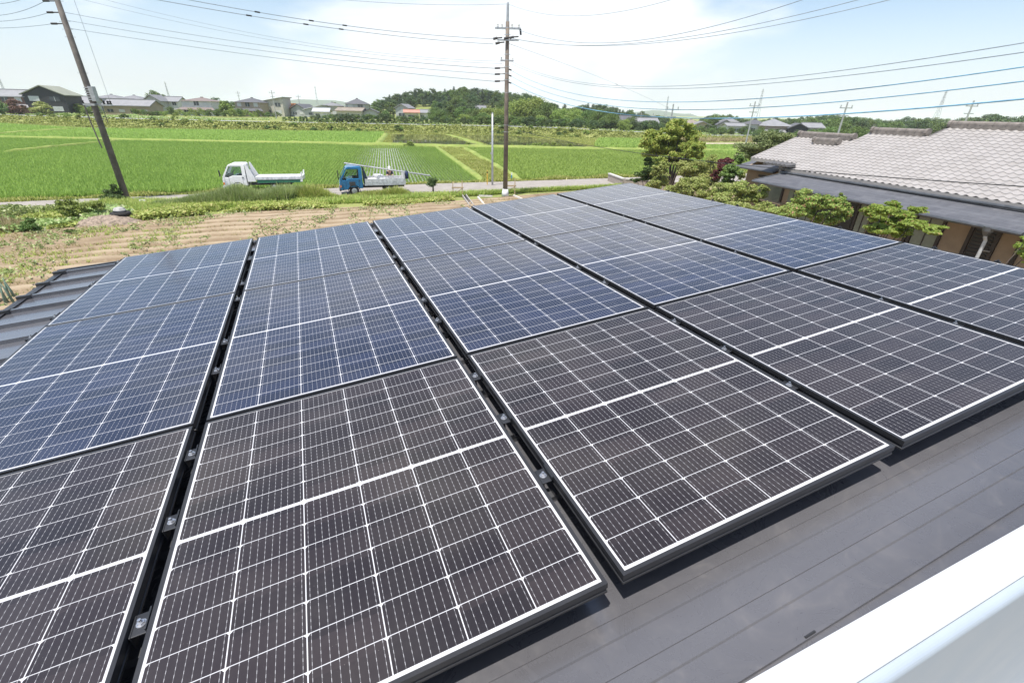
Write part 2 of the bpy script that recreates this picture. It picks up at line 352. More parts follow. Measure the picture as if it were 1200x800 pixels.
dike('paddy_dike', [(-87, 80), (-95, 108)], 1.0, .42)
def in_poly(P, poly):
    x, y = P[:, 0], P[:, 1]; c = np.zeros(len(P), bool); n = len(poly)
    for i in range(n):
        x1, y1 = poly[i]; x2, y2 = poly[(i + 1) % n]
        m = ((y1 > y) != (y2 > y)); xi = (x2 - x1) * (y - y1) / (y2 - y1 + 1e-12) + x1
        c ^= m & (x < xi)
    return c
def in_view(P, pad=1.06):
    return (np.abs(P[:, 0] - 0.0) < P[:, 1] * 1.19 * pad + 2) & (P[:, 1] > 3)
def blades(P, z0, hgt, wid, lean, per):
    """P (n,2) tuft places; each gets 'per' thin triangular blades"""
    n = len(P); P = np.repeat(P, per, 0); z0 = np.repeat(z0, per); hgt = np.repeat(hgt, per); wid = np.repeat(wid, per); N = len(P)
    a = rng.uniform(0, 2 * np.pi, N); ln = rng.uniform(0.25, 1, N) * lean * hgt; hh = hgt * rng.uniform(0.65, 1.1, N)
    dx, dy = np.cos(a), np.sin(a); w = wid * rng.uniform(.7, 1.2, N) / 2; b = a + rng.uniform(.8, 2.3, N); px, py = np.cos(b), np.sin(b)
    off = rng.uniform(0, 0.35, N) * wid * 2; bx, by = P[:, 0] + dx * off, P[:, 1] + dy * off
    V = np.empty((N, 3, 3))
    V[:, 0] = np.stack([bx - px * w, by - py * w, z0], 1); V[:, 1] = np.stack([bx + px * w, by + py * w, z0], 1); V[:, 2] = np.stack([bx + dx * ln, by + dy * ln, z0 + hh], 1)
    return V.reshape(-1, 3), np.arange(N * 3).reshape(-1, 3)
def stuff_mesh(name, V, Fc, mat, label, cat): return tag(link(name, np_mesh(name, V, Fc), mat), label, cat, kind='stuff')
m_rice = leafmat('rice_leaf', (0.26, 0.39, 0.075), (0.38, 0.52, 0.115), trans=0.35, scale=0.06)
m_rice2 = leafmat('rice_leaf_far', (0.29, 0.41, 0.08), (0.40, 0.53, 0.12), trans=0.35, scale=0.05)
def rice(poly, rowdir, rs, ps, hgt, wid, per, mat, label, dens=None, lean=0.85):
    pl = np.array(poly); d = np.array(rowdir, float); d /= np.linalg.norm(d); q = np.array([d[1], -d[0]])
    u = pl @ d; v = pl @ q
    U, Vv = np.meshgrid(np.arange(u.min(), u.max(), ps), np.arange(v.min(), v.max(), rs))
    U = U.ravel() + rng.normal(0, ps * .25, U.size); Vv = Vv.ravel() + rng.normal(0, rs * .07, Vv.size)
    P = U[:, None] * d + Vv[:, None] * q
    P = P[in_poly(P, poly) & in_view(P)]
    w = np.full(len(P), wid); h = np.full(len(P), hgt) * rng.uniform(.8, 1.15, len(P))
    if dens is not None: g = dens(P); w *= g; h *= (0.6 + 0.4 * g)
    Vx, Fx = blades(P, np.zeros(len(P)) + 0.0, h, w, lean, per)
    stuff_mesh('rice_plants', Vx, Fx, mat, label, 'rice')
def densA(P):
    # plants thin out towards the dike on the right, where water shows between the rows
    s = np.clip((P[:, 0] + 24 + (P[:, 1] - 45) * 0.28) / 9, 0, 1); return 1.4 - 1.0 * s
rice(A_POLY, (-9.4, 35.5), 0.30, 0.15, 0.34, 0.062, 8, m_rice, 'rows of young green rice in the wide paddy behind the two trucks', densA, 0.62)
rice(C_POLY, (-7.8, 33.4), 0.30, 0.17, 0.34, 0.085, 8, m_rice, 'dense green rice in the paddy right of the central pole')
rice(B_POLY, (-9.4, 35.5), 0.45, 0.30, 0.42, 0.17, 5, m_rice2, 'dense green rice in the far paddy below the weedy bank')
rice(D_POLY, (-2, 35.5), 0.45, 0.30, 0.42, 0.20, 5, m_rice2, 'pale green rice in the small paddy beside the pond')
rice(E_POLY, (-2, 35.5), 0.45, 0.30, 0.42, 0.20, 5, m_rice2, 'green rice in the right field between path and tiled house')

# weeds: leafy cards and blades scattered over verges, dikes and the bank
def cards(C, Nn, size, asp=0.5):
    n = len(C); Nn = Nn / (np.linalg.norm(Nn, axis=1, keepdims=True) + 1e-9)
    r = rng.normal(size=(n, 3)); t = np.cross(Nn, r); t /= np.linalg.norm(t, axis=1, keepdims=True) + 1e-9; b = np.cross(Nn, t)
    s = size[:, None]; V = np.empty((n, 4, 3))
    V[:, 0] = C - t * s * .5; V[:, 1] = C + b * s * asp * .5; V[:, 2] = C + t * s * .5; V[:, 3] = C - b * s * asp * .5
    return V.reshape(-1, 3), np.arange(n * 4).reshape(-1, 4)
def scatter_poly(poly, n):
    pl = np.array(poly); lo, hi = pl.min(0), pl.max(0); out = []
    while sum(map(len, out)) < n:
        P = rng.uniform(lo, hi, (n * 2, 2)); out.append(P[in_poly(P, poly)])
    return np.concatenate(out)[:n]
def scatter_band(pa, pb, n, pw=1.0):
    pa, pb = np.array(pa, float), np.array(pb, float)
    def along(pl, t):
        d = np.concatenate([[0], np.cumsum(np.linalg.norm(np.diff(pl, axis=0), axis=1))]); return np.stack([np.interp(t * d[-1], d, pl[:, 0]), np.interp(t * d[-1], d, pl[:, 1])], 1)
    t = rng.uniform(0, 1, n); s = rng.uniform(0, 1, (n, 1)); return along(pa, t) * (1 - s) + along(pb, t) * s
def fnoise(P, sc, seed=0):
    r = np.random.default_rng(seed); v = np.zeros(len(P))
    for k in range(7):
        a = r.uniform(0, 6.28); f = sc * r.uniform(.5, 2.2); v += np.sin((P[:, 0] * np.cos(a) + P[:, 1] * np.sin(a)) * f + r.uniform(0, 6.28))
    return 0.5 + v / 7
m_weed = leafmat('weed_leaf', (0.29, 0.37, 0.075), (0.47, 0.53, 0.15), tip=(0.56, 0.52, 0.21), tipamt=0.15, trans=0.3, scale=0.5)
m_weedg = leafmat('tall_weed_leaf', (0.24, 0.34, 0.10), (0.42, 0.50, 0.20), tip=(0.52, 0.54, 0.30), tipamt=0.18, trans=0.3, scale=0.5)
m_dry = leafmat('dry_grass_leaf', (0.30, 0.25, 0.12), (0.46, 0.38, 0.21), trans=0.3, scale=0.5)
m_bank = leafmat('bank_weed_leaf', (0.20, 0.28, 0.055), (0.38, 0.44, 0.12), tip=(0.46, 0.47, 0.16), tipamt=0.2, trans=0.3, scale=0.15)
def leafy(name, P, hfun, size, mat, label, cat='weeds', per=5, flat=0.6):
    n = len(P); h = hfun(P); P3 = np.repeat(P, per, 0); hh = np.repeat(h, per); N = len(P3)
    z = height(P3[:, 0], P3[:, 1]) + hh * rng.uniform(0.15, 1, N)
    C = np.stack([P3[:, 0] + rng.normal(0, size * .6, N), P3[:, 1] + rng.normal(0, size * .6, N), z], 1)
    Nn = rng.normal(size=(N, 3)) * (1 - flat) + np.array([0, 0, flat]); V, Fc = cards(C, Nn, size * rng.uniform(.6, 1.3, N), 0.6)
    return stuff_mesh(name, V, Fc, mat, label, cat)
# soy band between field and lane
SOYa = [(-31.74, 16.01), (-23.65, 20.46), (-19.03, 24.08), (-15.22, 26.59), (-9.31, 28.64), (-4.87, 31.08), (-4.16, 31.56)]
SOYb = [(-32.97, 22.41), (-23.87, 26.27), (-19.16, 28.44), (-15.31, 30.27), (-9.88, 32.1), (-5.94, 33.9), (-4.91, 33.90)]
P = scatter_band(SOYa, SOYb, 15000); keep = fnoise(P, 1.1, 3) > np.where(P[:, 0] < -19.5, 0.45, 0.14); P = P[keep]
leafy('weeds', P, lambda P: 0.10 + 0.33 * np.clip(fnoise(P, .8, 5), 0, 1), 0.17, m_weed, 'low yellow green weeds and bean plants between the ploughed field and the lane', per=5)
P = scatter_band([(-40, 20.5), (-23.8, 26.6), (-15, 30.4), (-9, 32.7), (-4.8, 34.2), (0.2, 36.2), (9, 40.2)], [(-40, 17.5), (-23.8, 24.6), (-15, 28.2), (-9, 30.6), (-4.8, 32.9), (0.2, 35.7), (9, 39.7)], 9500)
V, Fc = blades(P, height(P[:, 0], P[:, 1]), rng.uniform(.12, .4, len(P)), np.full(len(P), .07), .8, 6); stuff_mesh('lane_grass', V, Fc, m_weed, 'uneven yellow green grass along the near edge of the lane', 'grass')
P = scatter_poly([(-40, 15), (-26, 21.5), (-24.5, 26.5), (-36, 20.5), (-44, 17.5)], 2600)
leafy('verge_weeds', P, lambda P: 0.25 + 0.55 * np.clip(fnoise(P, 1.0, 71), 0, 1), 0.19, m_weedg, 'leafy weeds hiding the lane left of the left pole', per=7, flat=.4)
# taller weeds hiding the white truck's wheels
P = scatter_band([(-21.3, 27.0), (-14.4, 29.5)], [(-21.0, 28.6), (-14.2, 31.8)], 3600); hh = 0.25 + np.clip((P[:, 0] + 21.3) / 3, .2, 1) * 1.2 * np.clip(fnoise(P, 1.6, 8), 0, 1) * rng.uniform(.5, 1, len(P))
V, Fc = blades(P, height(P[:, 0], P[:, 1]), hh, np.full(len(P), .085), .55, 9); stuff_mesh('tall_weeds', V, Fc, m_weedg, 'tall grey green weeds in front of the white truck', 'weeds')
P = scatter_band([(-14.6, 30.2), (-7.3, 32.9)], [(-14.4, 31.6), (-7.3, 33.7)], 1500)
V, Fc = blades(P, height(P[:, 0], P[:, 1]), (.15 + .85 * np.clip(fnoise(P, 1.5, 97), 0, 1) * rng.uniform(.5, 1, len(P))) * np.clip((-7.0 - P[:, 0]) / 1.5, .25, 1), np.full(len(P), .08), .7, 8); stuff_mesh('verge_weeds', V, Fc, m_weed, 'yellow green weeds between the bean band and the blue truck', 'weeds')
# scruffy slope left of the leaning-looking pole
P = scatter_poly([(-36.04, 13.12), (-23.63, 20.06), (-19.99, 24.33), (-23.42, 26.72), (-34.74, 21.81), (-41.64, 18.72)], 5200); P = P[fnoise(P, .9, 12) > .42]
leafy('slope_weeds', P, lambda P: 0.15 + 0.4 * np.clip(fnoise(P, .9, 15), 0, 1), 0.2, m_weedg, 'patchy green weeds on the slope at the left edge beside the lane', per=5)
P = scatter_poly([(-34.33, 14.15), (-24.53, 19.00), (-21.84, 22.69), (-24.77, 25.09), (-36.43, 19.94)], 6000); P = P[fnoise(P, .7, 21) > .52]
V, Fc = blades(P, height(P[:, 0], P[:, 1]), rng.uniform(.25, .6, len(P)), np.full(len(P), .05), .8, 4); stuff_mesh('dry_grass', V, Fc, m_dry, 'pale dry grass clumps on the slope at the left edge', 'grass')
P = scatter_band([(-25.39, 26.39), (-17.16, 26.47)], [(-25.10, 28.68), (-17.25, 29.40)], 2600)
V, Fc = blades(P, height(P[:, 0], P[:, 1]), rng.uniform(.15, .4, len(P)), np.full(len(P), .06), .9, 5); stuff_mesh('verge_grass', V, Fc, m_weed, 'yellow green mown grass around the foot of the left pole', 'grass')
# seedlings and small weeds in the bare field
P = scatter_poly([(-25.27, 14.47), (-23.61, 19.55), (-15.20, 26.17), (-9.30, 28.43), (-4.26, 31.12), (-3.21, 29.03), (-9.10, 17.11), (-15.73, 9.79), (-19.5, 10.6)], 3400); q = P[:, 1] - .47 * P[:, 0]; rowd = q - np.round(q / 1.1) * 1.1
P[:, 1] = np.where(P[:, 0] > -19, P[:, 1] - rowd + rng.normal(0, .07, len(P)) + .25, P[:, 1]); P = P[(fnoise(P, 1.6, 31) > np.where(P[:, 0] > -19, .50, .50))]
leafy('field_seedlings', P, lambda P: 0.10 + 0.18 * rng.uniform(0, 1, len(P)), 0.11, m_weedg, 'scattered seedlings and small weeds sprouting in the brown field', per=7, flat=.5)
P = scatter_poly([(-30, 12), (-24, 20), (-15.2, 26.4), (-9.3, 28.4), (-3.8, 31.5), (4, 36), (2, 30), (-9, 15), (-16, 8), (-22, 8)], 9000); P = P[fnoise(P, .8, 91) > np.where(P[:, 0] < -16, .38, .52)]
V, Fc = blades(P, height(P[:, 0], P[:, 1]) + .03, rng.uniform(.04, .17, len(P)), np.full(len(P), .035), .9, 4); stuff_mesh('field_grass', V, Fc, m_dry, 'short straw coloured dry grass scattered over the bare field', 'grass')
P = scatter_poly([(-30, 12), (-24, 20), (-17, 25), (-15, 22), (-17, 12), (-20, 8)], 5000); P = P[fnoise(P, .9, 93) > .5]
V, Fc = blades(P, height(P[:, 0], P[:, 1]) + .03, rng.uniform(.04, .2, len(P)), np.full(len(P), .04), .9, 4); stuff_mesh('field_weeds', V, Fc, m_weed, 'patches of short green weeds on the bare ground near the left roof edge', 'weeds')
# verges of the paddies and dikes
VB = [(LANE_FAR[i], (LANE_FAR[i][0], LANE_FAR[i][1] + 1.2)) for i in range(len(LANE_FAR))]
bands = [([a for a, b in VB], [(b[0], b[1]) for a, b in VB], 5200),
         ([(-2.81, 41.81), (-12.91, 79.53)], [(0.25, 42.53), (-8.51, 79.52)], 5200),
         ([(-134.94, 73.32), (-86.84, 76.36), (-60.88, 77.09), (-41.63, 78.20), (-21.87, 81.04), (-10.25, 80.58), (12.18, 81.79), (45.76, 86.58)], [(-135.27, 75.18), (-86.99, 77.61), (-60.99, 78.41), (-41.72, 79.70), (-22.99, 83.62), (-5.98, 86.66), (12.24, 87.58), (46.06, 92.08)], 5500),
         ([(-24.03, 83.68), (-33.50, 126.72)], [(-21.60, 85.33), (-29.94, 117.71)], 1800),
         ([(-18.31, 122.67), (-7.39, 92.34)], [(-14.65, 123.61), (-5.36, 89.54)], 1500),
         ([(-95.63, 109.15), (-63.28, 116.83), (-33.61, 126.82), (-29.50, 117.30), (-17.76, 122.95), (-5.33, 126.98), (3.53, 120.30), (14.69, 93.89)], [(-96.47, 115.94), (-63.63, 121.12), (-33.63, 127.22), (-29.76, 123.72), (-17.87, 126.87), (-5.36, 129.20), (7.74, 124.40), (19.42, 121.00)], 4500),
         ([(14.01, 87.88), (16.65, 104.30), (20.04, 121.01)], [(13.45, 90.39), (10.04, 106.99), (6.52, 121.30)], 1200),
         ([(20.05, 121.15), (36.90, 123.07), (57.98, 130.67)], [(20.10, 123.72), (37.11, 128.10), (58.25, 134.72)], 1500),
         ([(45.76, 86.58), (31.76, 89.63), (33.48, 102.18)], [(47.24, 89.54), (33.59, 91.29), (34.78, 102.43)], 800)]
Ps = np.concatenate([scatter_band(*b) for b in bands]); Ps = Ps[in_view(Ps)]
V, Fc = blades(Ps, height(Ps[:, 0], Ps[:, 1]), np.where(Ps[:, 1] > 60, .06 + .09 * fnoise(Ps, .7, 41), .10 + .22 * fnoise(Ps, .7, 41)), 0.07 + 0.0016 * Ps[:, 1], 0.8, 6)
stuff_mesh('dike_grass', V, Fc, m_weed, 'yellow green grass on the dikes and verges between the rice paddies', 'grass')
P = scatter_band([(x, bank_y(x) - 2.5) for x in np.linspace(-150, 100, 60)], [(x, bank_y(x) + 4.2) for x in np.linspace(-150, 100, 60)], 15000); P = P[in_view(P)]
leafy('bank_weeds', P, lambda P: 0.08 + 0.30 * np.clip(fnoise(P, .35, 51), 0, 1) ** 2, 0.45, m_bank, 'yellow green weeds covering the long bank below the far road', per=4)
P = scatter_band([(33.90, 113.47), (80.11, 130.39), (143.07, 161.39)], [(34.33, 125.09), (81.24, 142.55), (146.48, 182.42)], 2600)
V, Fc = blades(P, height(P[:, 0], P[:, 1]), rng.uniform(.4, .9, len(P)), np.full(len(P), .25), .7, 5); stuff_mesh('dry_meadow_grass', V, Fc, m_dry, 'pale dry meadow grass beyond the pink path on the right', 'grass')

P = scatter_band([(x, bank_y(x) + 10.5) for x in np.linspace(-170, 110, 60)], [(x, bank_y(x) + 24) for x in np.linspace(-170, 110, 60)], 9000); P = P[in_view(P) & (fnoise(P, .12, 81) > .4)]
leafy('plateau_weeds', P, lambda P: 0.15 + 0.6 * np.clip(fnoise(P, .3, 83), 0, 1) ** 2, 0.5, m_weedg, 'rough weeds and garden plots between the far road and the houses', per=4)

# ------------------------------------------------------------------ the metal roofed building under the panels
UA = Vector((0.91185, 0.40188, 0.08385)).normalized(); NA = Vector((-0.07944, -0.02766, 0.99646)); VA = NA.cross(UA).normalized(); NA = UA.cross(VA).normalized()
ORG = Vector((-1.6866, -0.1291, 4.3028))
PM = Matrix(((UA.x, VA.x, NA.x, ORG.x), (UA.y, VA.y, NA.y, ORG.y), (UA.z, VA.z, NA.z, ORG.z), (0, 0, 0, 1)))
def roofmat():
    t = NT('galvanised_roof_sheet'); p = t.obj(); a = t.noise(1.4, 5, 0.6, t.scalev(p, (0.35, 1.6, 1))); b = t.noise(7.0, 10, 0.72, p, 1.2); c3 = t.noise(90, 3, 0.6, p)
    st = t.noise(2.2, 9, 0.75, t.scalev(p, (0.6, 3.2, 1), (0, 0, 0.25)), 2.5)
    c = t.mix(t.ramp(a, 0.3, 0.7), (0.080, 0.079, 0.086), (0.112, 0.111, 0.120)); c = t.mix(t.ramp(b, 0.50, 0.80, 0, 0.40), c, (0.19, 0.178, 0.172))
    c = t.mix(t.ramp(st, 0.60, 0.78, 0, 0.32), c, (0.27, 0.255, 0.245)); c = t.mix(t.ramp(c3, 0.7, 0.85, 0, .35), c, (0.28, 0.26, 0.24))
    return t.done(t.bsdf(c, t.ramp(b, 0.3, 0.8, 0.24, 0.38), 0.0, 0.8, coat=0.6, bump=a, bstr=0.12, bdist=0.02))
m_roof = roofmat(); m_trim = simple('dark_trim_metal', (0.045, 0.046, 0.05), 0.4, 0.3); m_inner = simple('shade_tinted_white_paint', (0.35, 0.40, 0.46), 0.5, 0, var=.03); m_wallgrey = simple('building_wall', (0.42, 0.40, 0.37), 0.85)  # m_inner: white parapet's inner face, its bluish shade put into the colour
bld = thing('garage_building', 'low building whose dark metal roof carries the solar panels', 'building', M=PM)
RZ = -0.13; U0, U1, V0, V1 = -0.61, 5.62, -0.40, 4.72
seams = [0.398 + 0.3293 * k for k in range(14)]
prof = [(V0, 0.0), (-0.2560, 0.0), (-0.2555, 0.012), (-0.247, 0.012), (-0.2465, 0.004), (-0.229, 0.004), (-0.2285, 0.0), (-0.176, 0.0), (-0.172, 0.0035), (-0.132, 0.0035), (-0.128, -0.001), (-0.064, -0.001), (-0.060, 0.003), (-0.020, 0.003), (-0.016, -0.001), (0.10, 0.0)]
for sv in seams: prof += [(sv - 0.013, 0.0), (sv - 0.012, 0.026), (sv + 0.012, 0.026), (sv + 0.013, 0.0)]
prof += [(V1, 0.0)]
mb = MB(); n = len(prof); us = np.linspace(U0, U1, 26)
vs_ = [(u, v, RZ + z) for u in us for v, z in prof]
mb.add(vs_, [(i * n + j, (i + 1) * n + j, (i + 1) * n + j + 1, i * n + j + 1) for i in range(len(us) - 1) for j in range(n - 1)])
rs = mb.build('roof', m_roof, bld)
rs.data.polygons.foreach_set('use_smooth', [False] * len(rs.data.polygons))
mb = MB(); mb.box(U0 - 0.035, U0, V0, V1 + .03, RZ - 0.10, RZ + 0.012); mb.box(U0, U0 + 0.02, V0, V1, RZ + 0.002, RZ + 0.012)
for sv in seams: mb.box(U0 - 0.045, U0 + 0.05, sv - 0.018, sv + 0.018, RZ + 0.003, RZ + 0.032)
mb.build('gable_trim', m_trim, bld, bevel=0.003)
MB().box(U1, U1 + .04, V0, V1, RZ - .12, RZ + .02).build('ridge_trim', m_trim, bld)
mb = MB().box(U0 - .03, U1 + .04, V1, V1 + .03, RZ - .1, RZ + .03); mb.build('eave_trim', m_trim, bld)
mb = MB(); mb.box(U0 + .12, U1 - .12, V0 + .05, V1 - .12, -4.25, RZ - .07); mb.build('wall', m_wallgrey, bld)
MB().tube([(2.512, -.251, RZ + .0125), (2.545, -.251, RZ + .0135)], 0.0032, 6).build('trim_joint', m_trim, bld)

# ------------------------------------------------------------------ solar panels
PW, GAP = 1.038, 0.0453
def panelmat(name, Lp, ncell, base, tint):
    t = NT(name); o = t.n('ShaderNodeSeparateXYZ'); t.l(t.obj(), o.inputs[0]); x, y = o.outputs[0], o.outputs[1]
    mx = 0.0165; my = 0.0195; mid = 0.0105; px = (PW - 2 * mx) / 6; py = (Lp / 2 - my - mid / 2) / ncell
    fxr = t.math('DIVIDE', t.math('SUBTRACT', x, mx), px); yf = t.math('SUBTRACT', t.math('ABSOLUTE', t.math('SUBTRACT', y, Lp / 2)), mid / 2); fyr = t.math('DIVIDE', yf, py)
    fx = t.math('FRACT', fxr); fy = t.math('FRACT', fyr)
    dx = t.math('MULTIPLY', t.math('MINIMUM', fx, t.math('SUBTRACT', 1, fx)), px); dy = t.math('MULTIPLY', t.math('MINIMUM', fy, t.math('SUBTRACT', 1, fy)), py)
    line = t.math('MAXIMUM', t.math('LESS_THAN', dx, 0.0013), t.math('LESS_THAN', dy, 0.00095))
    dyt = t.math('MULTIPLY', fy, py)
    dia = t.math('LESS_THAN', t.math('ADD', dx, dyt), 0.0085)
    outx = t.math('MAXIMUM', t.math('LESS_THAN', fxr, 0.0), t.math('GREATER_THAN', fxr, 6.0)); outy = t.math('MAXIMUM', t.math('LESS_THAN', fyr, 0.0), t.math('GREATER_THAN', fyr, float(ncell)))
    white = t.math('MAXIMUM', t.math('MAXIMUM', line, dia), t.math('MAXIMUM', outx, outy))
    b = t.math('ABSOLUTE', t.math('SUBTRACT', t.math('FRACT', t.math('MULTIPLY', fx, 9.0)), 0.5))
    bus = t.math('LESS_THAN', b, 0.00052 / (px / 9))
    dash = t.math('LESS_THAN', t.math('FRACT', t.math('MULTIPLY', fy, 5.0)), 0.45)
    busv = t.math('MULTIPLY', bus, t.math('ADD', 0.22, t.math('MULTIPLY', dash, 0.42)))
    cid = t.n('ShaderNodeCombineXYZ'); t.l(t.math('FLOOR', fxr), cid.inputs[0]); t.l(t.math('FLOOR', t.math('DIVIDE', y, py)), cid.inputs[1]); t.l(t.math('MULTIPLY', t.n('ShaderNodeObjectInfo').outputs['Random'], 37.0), cid.inputs[2])
    wn = t.n('ShaderNodeTexWhiteNoise', noise_dimensions='3D'); t.l(cid.outputs[0], wn.inputs[0])
    cell = t.mix(wn.outputs['Value'], tuple(c * .72 for c in base), tuple(c * 1.22 for c in tint)); cell = t.mix(0.012, cell, (0.45, 0.45, 0.47))
    cell = t.mix(busv, cell, (0.62, 0.62, 0.64))
    c = t.mix(white, cell, (0.56, 0.56, 0.575))
    dust = t.noise(3.0, 8, 0.7, t.obj()); spk = t.noise(260, 2, 0.5, t.obj())
    c = t.mix(t.ramp(dust, 0.35, 0.8, 0.0, 0.035), c, (0.5, 0.47, 0.42)); c = t.mix(t.ramp(spk, 0.76, 0.80, 0, .35), c, (0.6, 0.55, 0.48))
    return t.done(t.bsdf(c, t.ramp(dust, 0.3, 0.8, 0.10, 0.20), 0, 0.62))
m_short = panelmat('brown_black_cells', 1.24, 7, (0.0185, 0.0130, 0.0132), (0.0235, 0.0170, 0.0172))
m_long = panelmat('dark_blue_cells', 1.5753, 9, (0.010, 0.0145, 0.036), (0.015, 0.020, 0.045))
m_frame = simple('black_anodised_frame', (0.045, 0.045, 0.048), 0.33, 0.35, var=0.08)
def frame_mesh(Lp):
    """mitred aluminium frame: flat lip, side wall with a groove, return flange"""
    # profile (inset from outer edge, z): closed loop
    pr = [(0.0, 0.0), (0.0105, 0.0), (0.0105, -0.006), (0.003, -0.006), (0.003, -0.033), (0.022, -0.033), (0.022, -0.036), (0.0, -0.036), (0.0, -0.030), (0.0022, -0.028), (0.0022, -0.020), (0.0, -0.018)]
    mb = MB(); k = len(pr); V = []
    for (sx, sy) in ((0, 0), (1, 0), (1, 1), (0, 1)):
        for d, z in pr: V.append((PW - d if sx else d, Lp - d if sy else d, z))
    Fs = [(c * k + j, ((c + 1) % 4) * k + j, ((c + 1) % 4) * k + (j + 1) % k, c * k + (j + 1) % k) for c in range(4) for j in range(k)]
    mb.add(V, Fs); return mb
def panel(L_, mat, label, u, v):
    M = PM @ Matrix.Translation((u, v, 0)); t = thing('solar_panel', label, 'solar panel', M=M, group='solar panels on the dark metal roof')
    frame_mesh(L_).build('frame', m_frame, t)
    e = 0.0095; MB().box(e, PW - e, e, L_ - e, -0.0055, -0.0015).build('cell_sheet', mat, t)
    return t
rows = [(0.0, 1.2323, 'brown black panel in the short nearest row', m_short), (1.2477, 1.5676, 'dark blue panel in the middle row', m_long), (2.8230, 1.5725, 'pale blue panel in the farthest row', m_long)]
colname = ['column beside the bare roof edge', 'second column from the left', 'middle column of five', 'second column from the right', 'column nearest the tiled house']
protos = {}
for ri, (v, L_, nm, mt) in enumerate(rows):
    for ci in range(5):
        lab = f'{nm}, {colname[ci]}'; u = ci * (PW + GAP)
        if ri not in protos: protos[ri] = panel(L_, mt, lab, u, v); o = protos[ri]
        else:
            o = copy_tree(protos[ri], None, lab); o.matrix_world = PM @ Matrix.Translation((u, v, 0))
# clamps that hold the panels to the roof seams
m_bolt = simple('zinc_bolt', (0.62, 0.62, 0.63), 0.3, 0.9, var=.05); m_clip = simple('dark_clip', (0.035, 0.037, 0.042), 0.45, 0.4)
m_base = simple('clip_base', (0.10, 0.10, 0.105), 0.4, 0.5)
def clamp(label):
    t = thing('panel_clamp', label, 'clamp', group='bolted clamps between the solar panels')
    mb = MB(); mb.box(-0.016, 0.016, -0.030, 0.030, -0.016, -0.0115); mb.box(0.0165, 0.0205, -0.030, 0.030, -0.0115, 0.003); mb.box(-0.0205, -0.0165, -0.030, 0.030, -0.05, -0.0115); mb.build('clip', m_clip, t, bevel=.001)
    mb = MB(); mb.box(-0.019, 0.019, -0.028, 0.034, -0.104, -0.096); mb.box(-0.019, -0.014, -0.028, 0.034, -0.127, -0.096); mb.box(0.014, 0.019, -0.028, 0.034, -0.127, -0.096); mb.box(-.012, .012, -.055, -.030, -.060, -.055); mb.build('seam_bracket', m_base, t)
    mb = MB(); mb.tube([(0, 0, -0.115), (0, 0, 0.004)], 0.0042, 8); mb.tube([(0, 0, -0.0112), (0, 0, -0.0045)], 0.0085, 6); mb.lathe([(0.0, -.0098), (0.0115, -0.0098), (0.0115, -0.0112), (0.0, -.0112)], 12); mb.build('bolt', m_bolt, t)
    return t
cl0 = None; cvs = [0.398, 0.728, 1.058, 1.70, 2.03, 2.70, 3.025, 3.68, 4.30]
gname = ['first gap from the left', 'second gap from the left', 'third gap from the left', 'fourth gap from the left']
posn = ['first', 'second', 'third', 'fourth', 'fifth', 'sixth', 'seventh', 'eighth', 'ninth']
for g in range(4):
    for k, v in enumerate(cvs):
        lab = f'dark bolted clamp in the {gname[g]}, {posn[k]} from the front'
        u = g * (PW + GAP) + PW + GAP * 0.5
        if cl0 is None: cl0 = clamp(lab); o = cl0
        else: o = copy_tree(cl0, None, lab)
        o.matrix_world = PM @ Matrix.Translation((u, v, 0))
for k, (v, wd) in enumerate(((2.70, 'middle row'), (3.025, 'near end of the farthest row'), (3.68, 'middle of the farthest row'), (4.30, 'far corner of the farthest row'))):
    o = copy_tree(cl0, None, f'silver clamp on the bare left roof edge at the {wd}'); o.matrix_world = PM @ Matrix.Translation((-0.021, v, 0))
m_alu = simple('bare_aluminium', (0.72, 0.72, 0.73), 0.35, 0.7, var=.05)
for k, (v, wd) in enumerate(((1.70, 'just behind the row seam'), (1.06, 'just before the row seam'), (2.70, 'at the middle row far end'), (3.02, 'at the last row near end'), (0.73, 'beside the nearest row'), (3.68, 'beside the dark garden shrubs'))):
    t = thing('rail_end', f'short silver rail end sticking out past the right panels {wd}', 'rail end', M=PM @ Matrix.Translation((5 * (PW + GAP) - GAP, v, 0)), group='rail ends along the right panel edge')
    MB().box(0.0, 0.075, -0.016, 0.016, -0.034, -0.020).build('rail', m_alu, t, bevel=.003)
    MB().box(0.006, 0.022, -0.014, 0.014, -0.0195, 0.004).tube([(.014, 0, .004), (.014, 0, .012)], .006, 6).build('end_clip', m_clip, t)

# white balcony parapet in front of the camera
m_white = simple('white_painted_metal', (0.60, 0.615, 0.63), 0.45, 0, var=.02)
pa = at_z(870, 800, 4.75); pdir = Vector((0.919, 0.394, 0)).normalized()
par = thing('balcony_parapet', 'white painted balcony parapet cap along the near edge of the roof', 'parapet', (pa.x, pa.y, 0), math.atan2(pdir.y, pdir.x))
MB().box(-2.5, 4.5, -0.0634, 0, 4.722, 4.75).build('cap', m_white, par, bevel=.003)
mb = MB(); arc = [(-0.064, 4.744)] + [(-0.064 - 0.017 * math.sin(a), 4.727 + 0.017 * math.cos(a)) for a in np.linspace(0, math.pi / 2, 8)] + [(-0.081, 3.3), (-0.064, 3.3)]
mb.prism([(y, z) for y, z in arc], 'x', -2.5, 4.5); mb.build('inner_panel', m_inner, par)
MB().box(-2.5, 4.5, -0.060, -0.012, 0.0, 4.72).build('wall', m_white, par)
mbx = MB().box(-2.5, 4.5, -1.3, -0.083, 3.1, 3.28).build('balcony_floor', m_wallgrey, par)


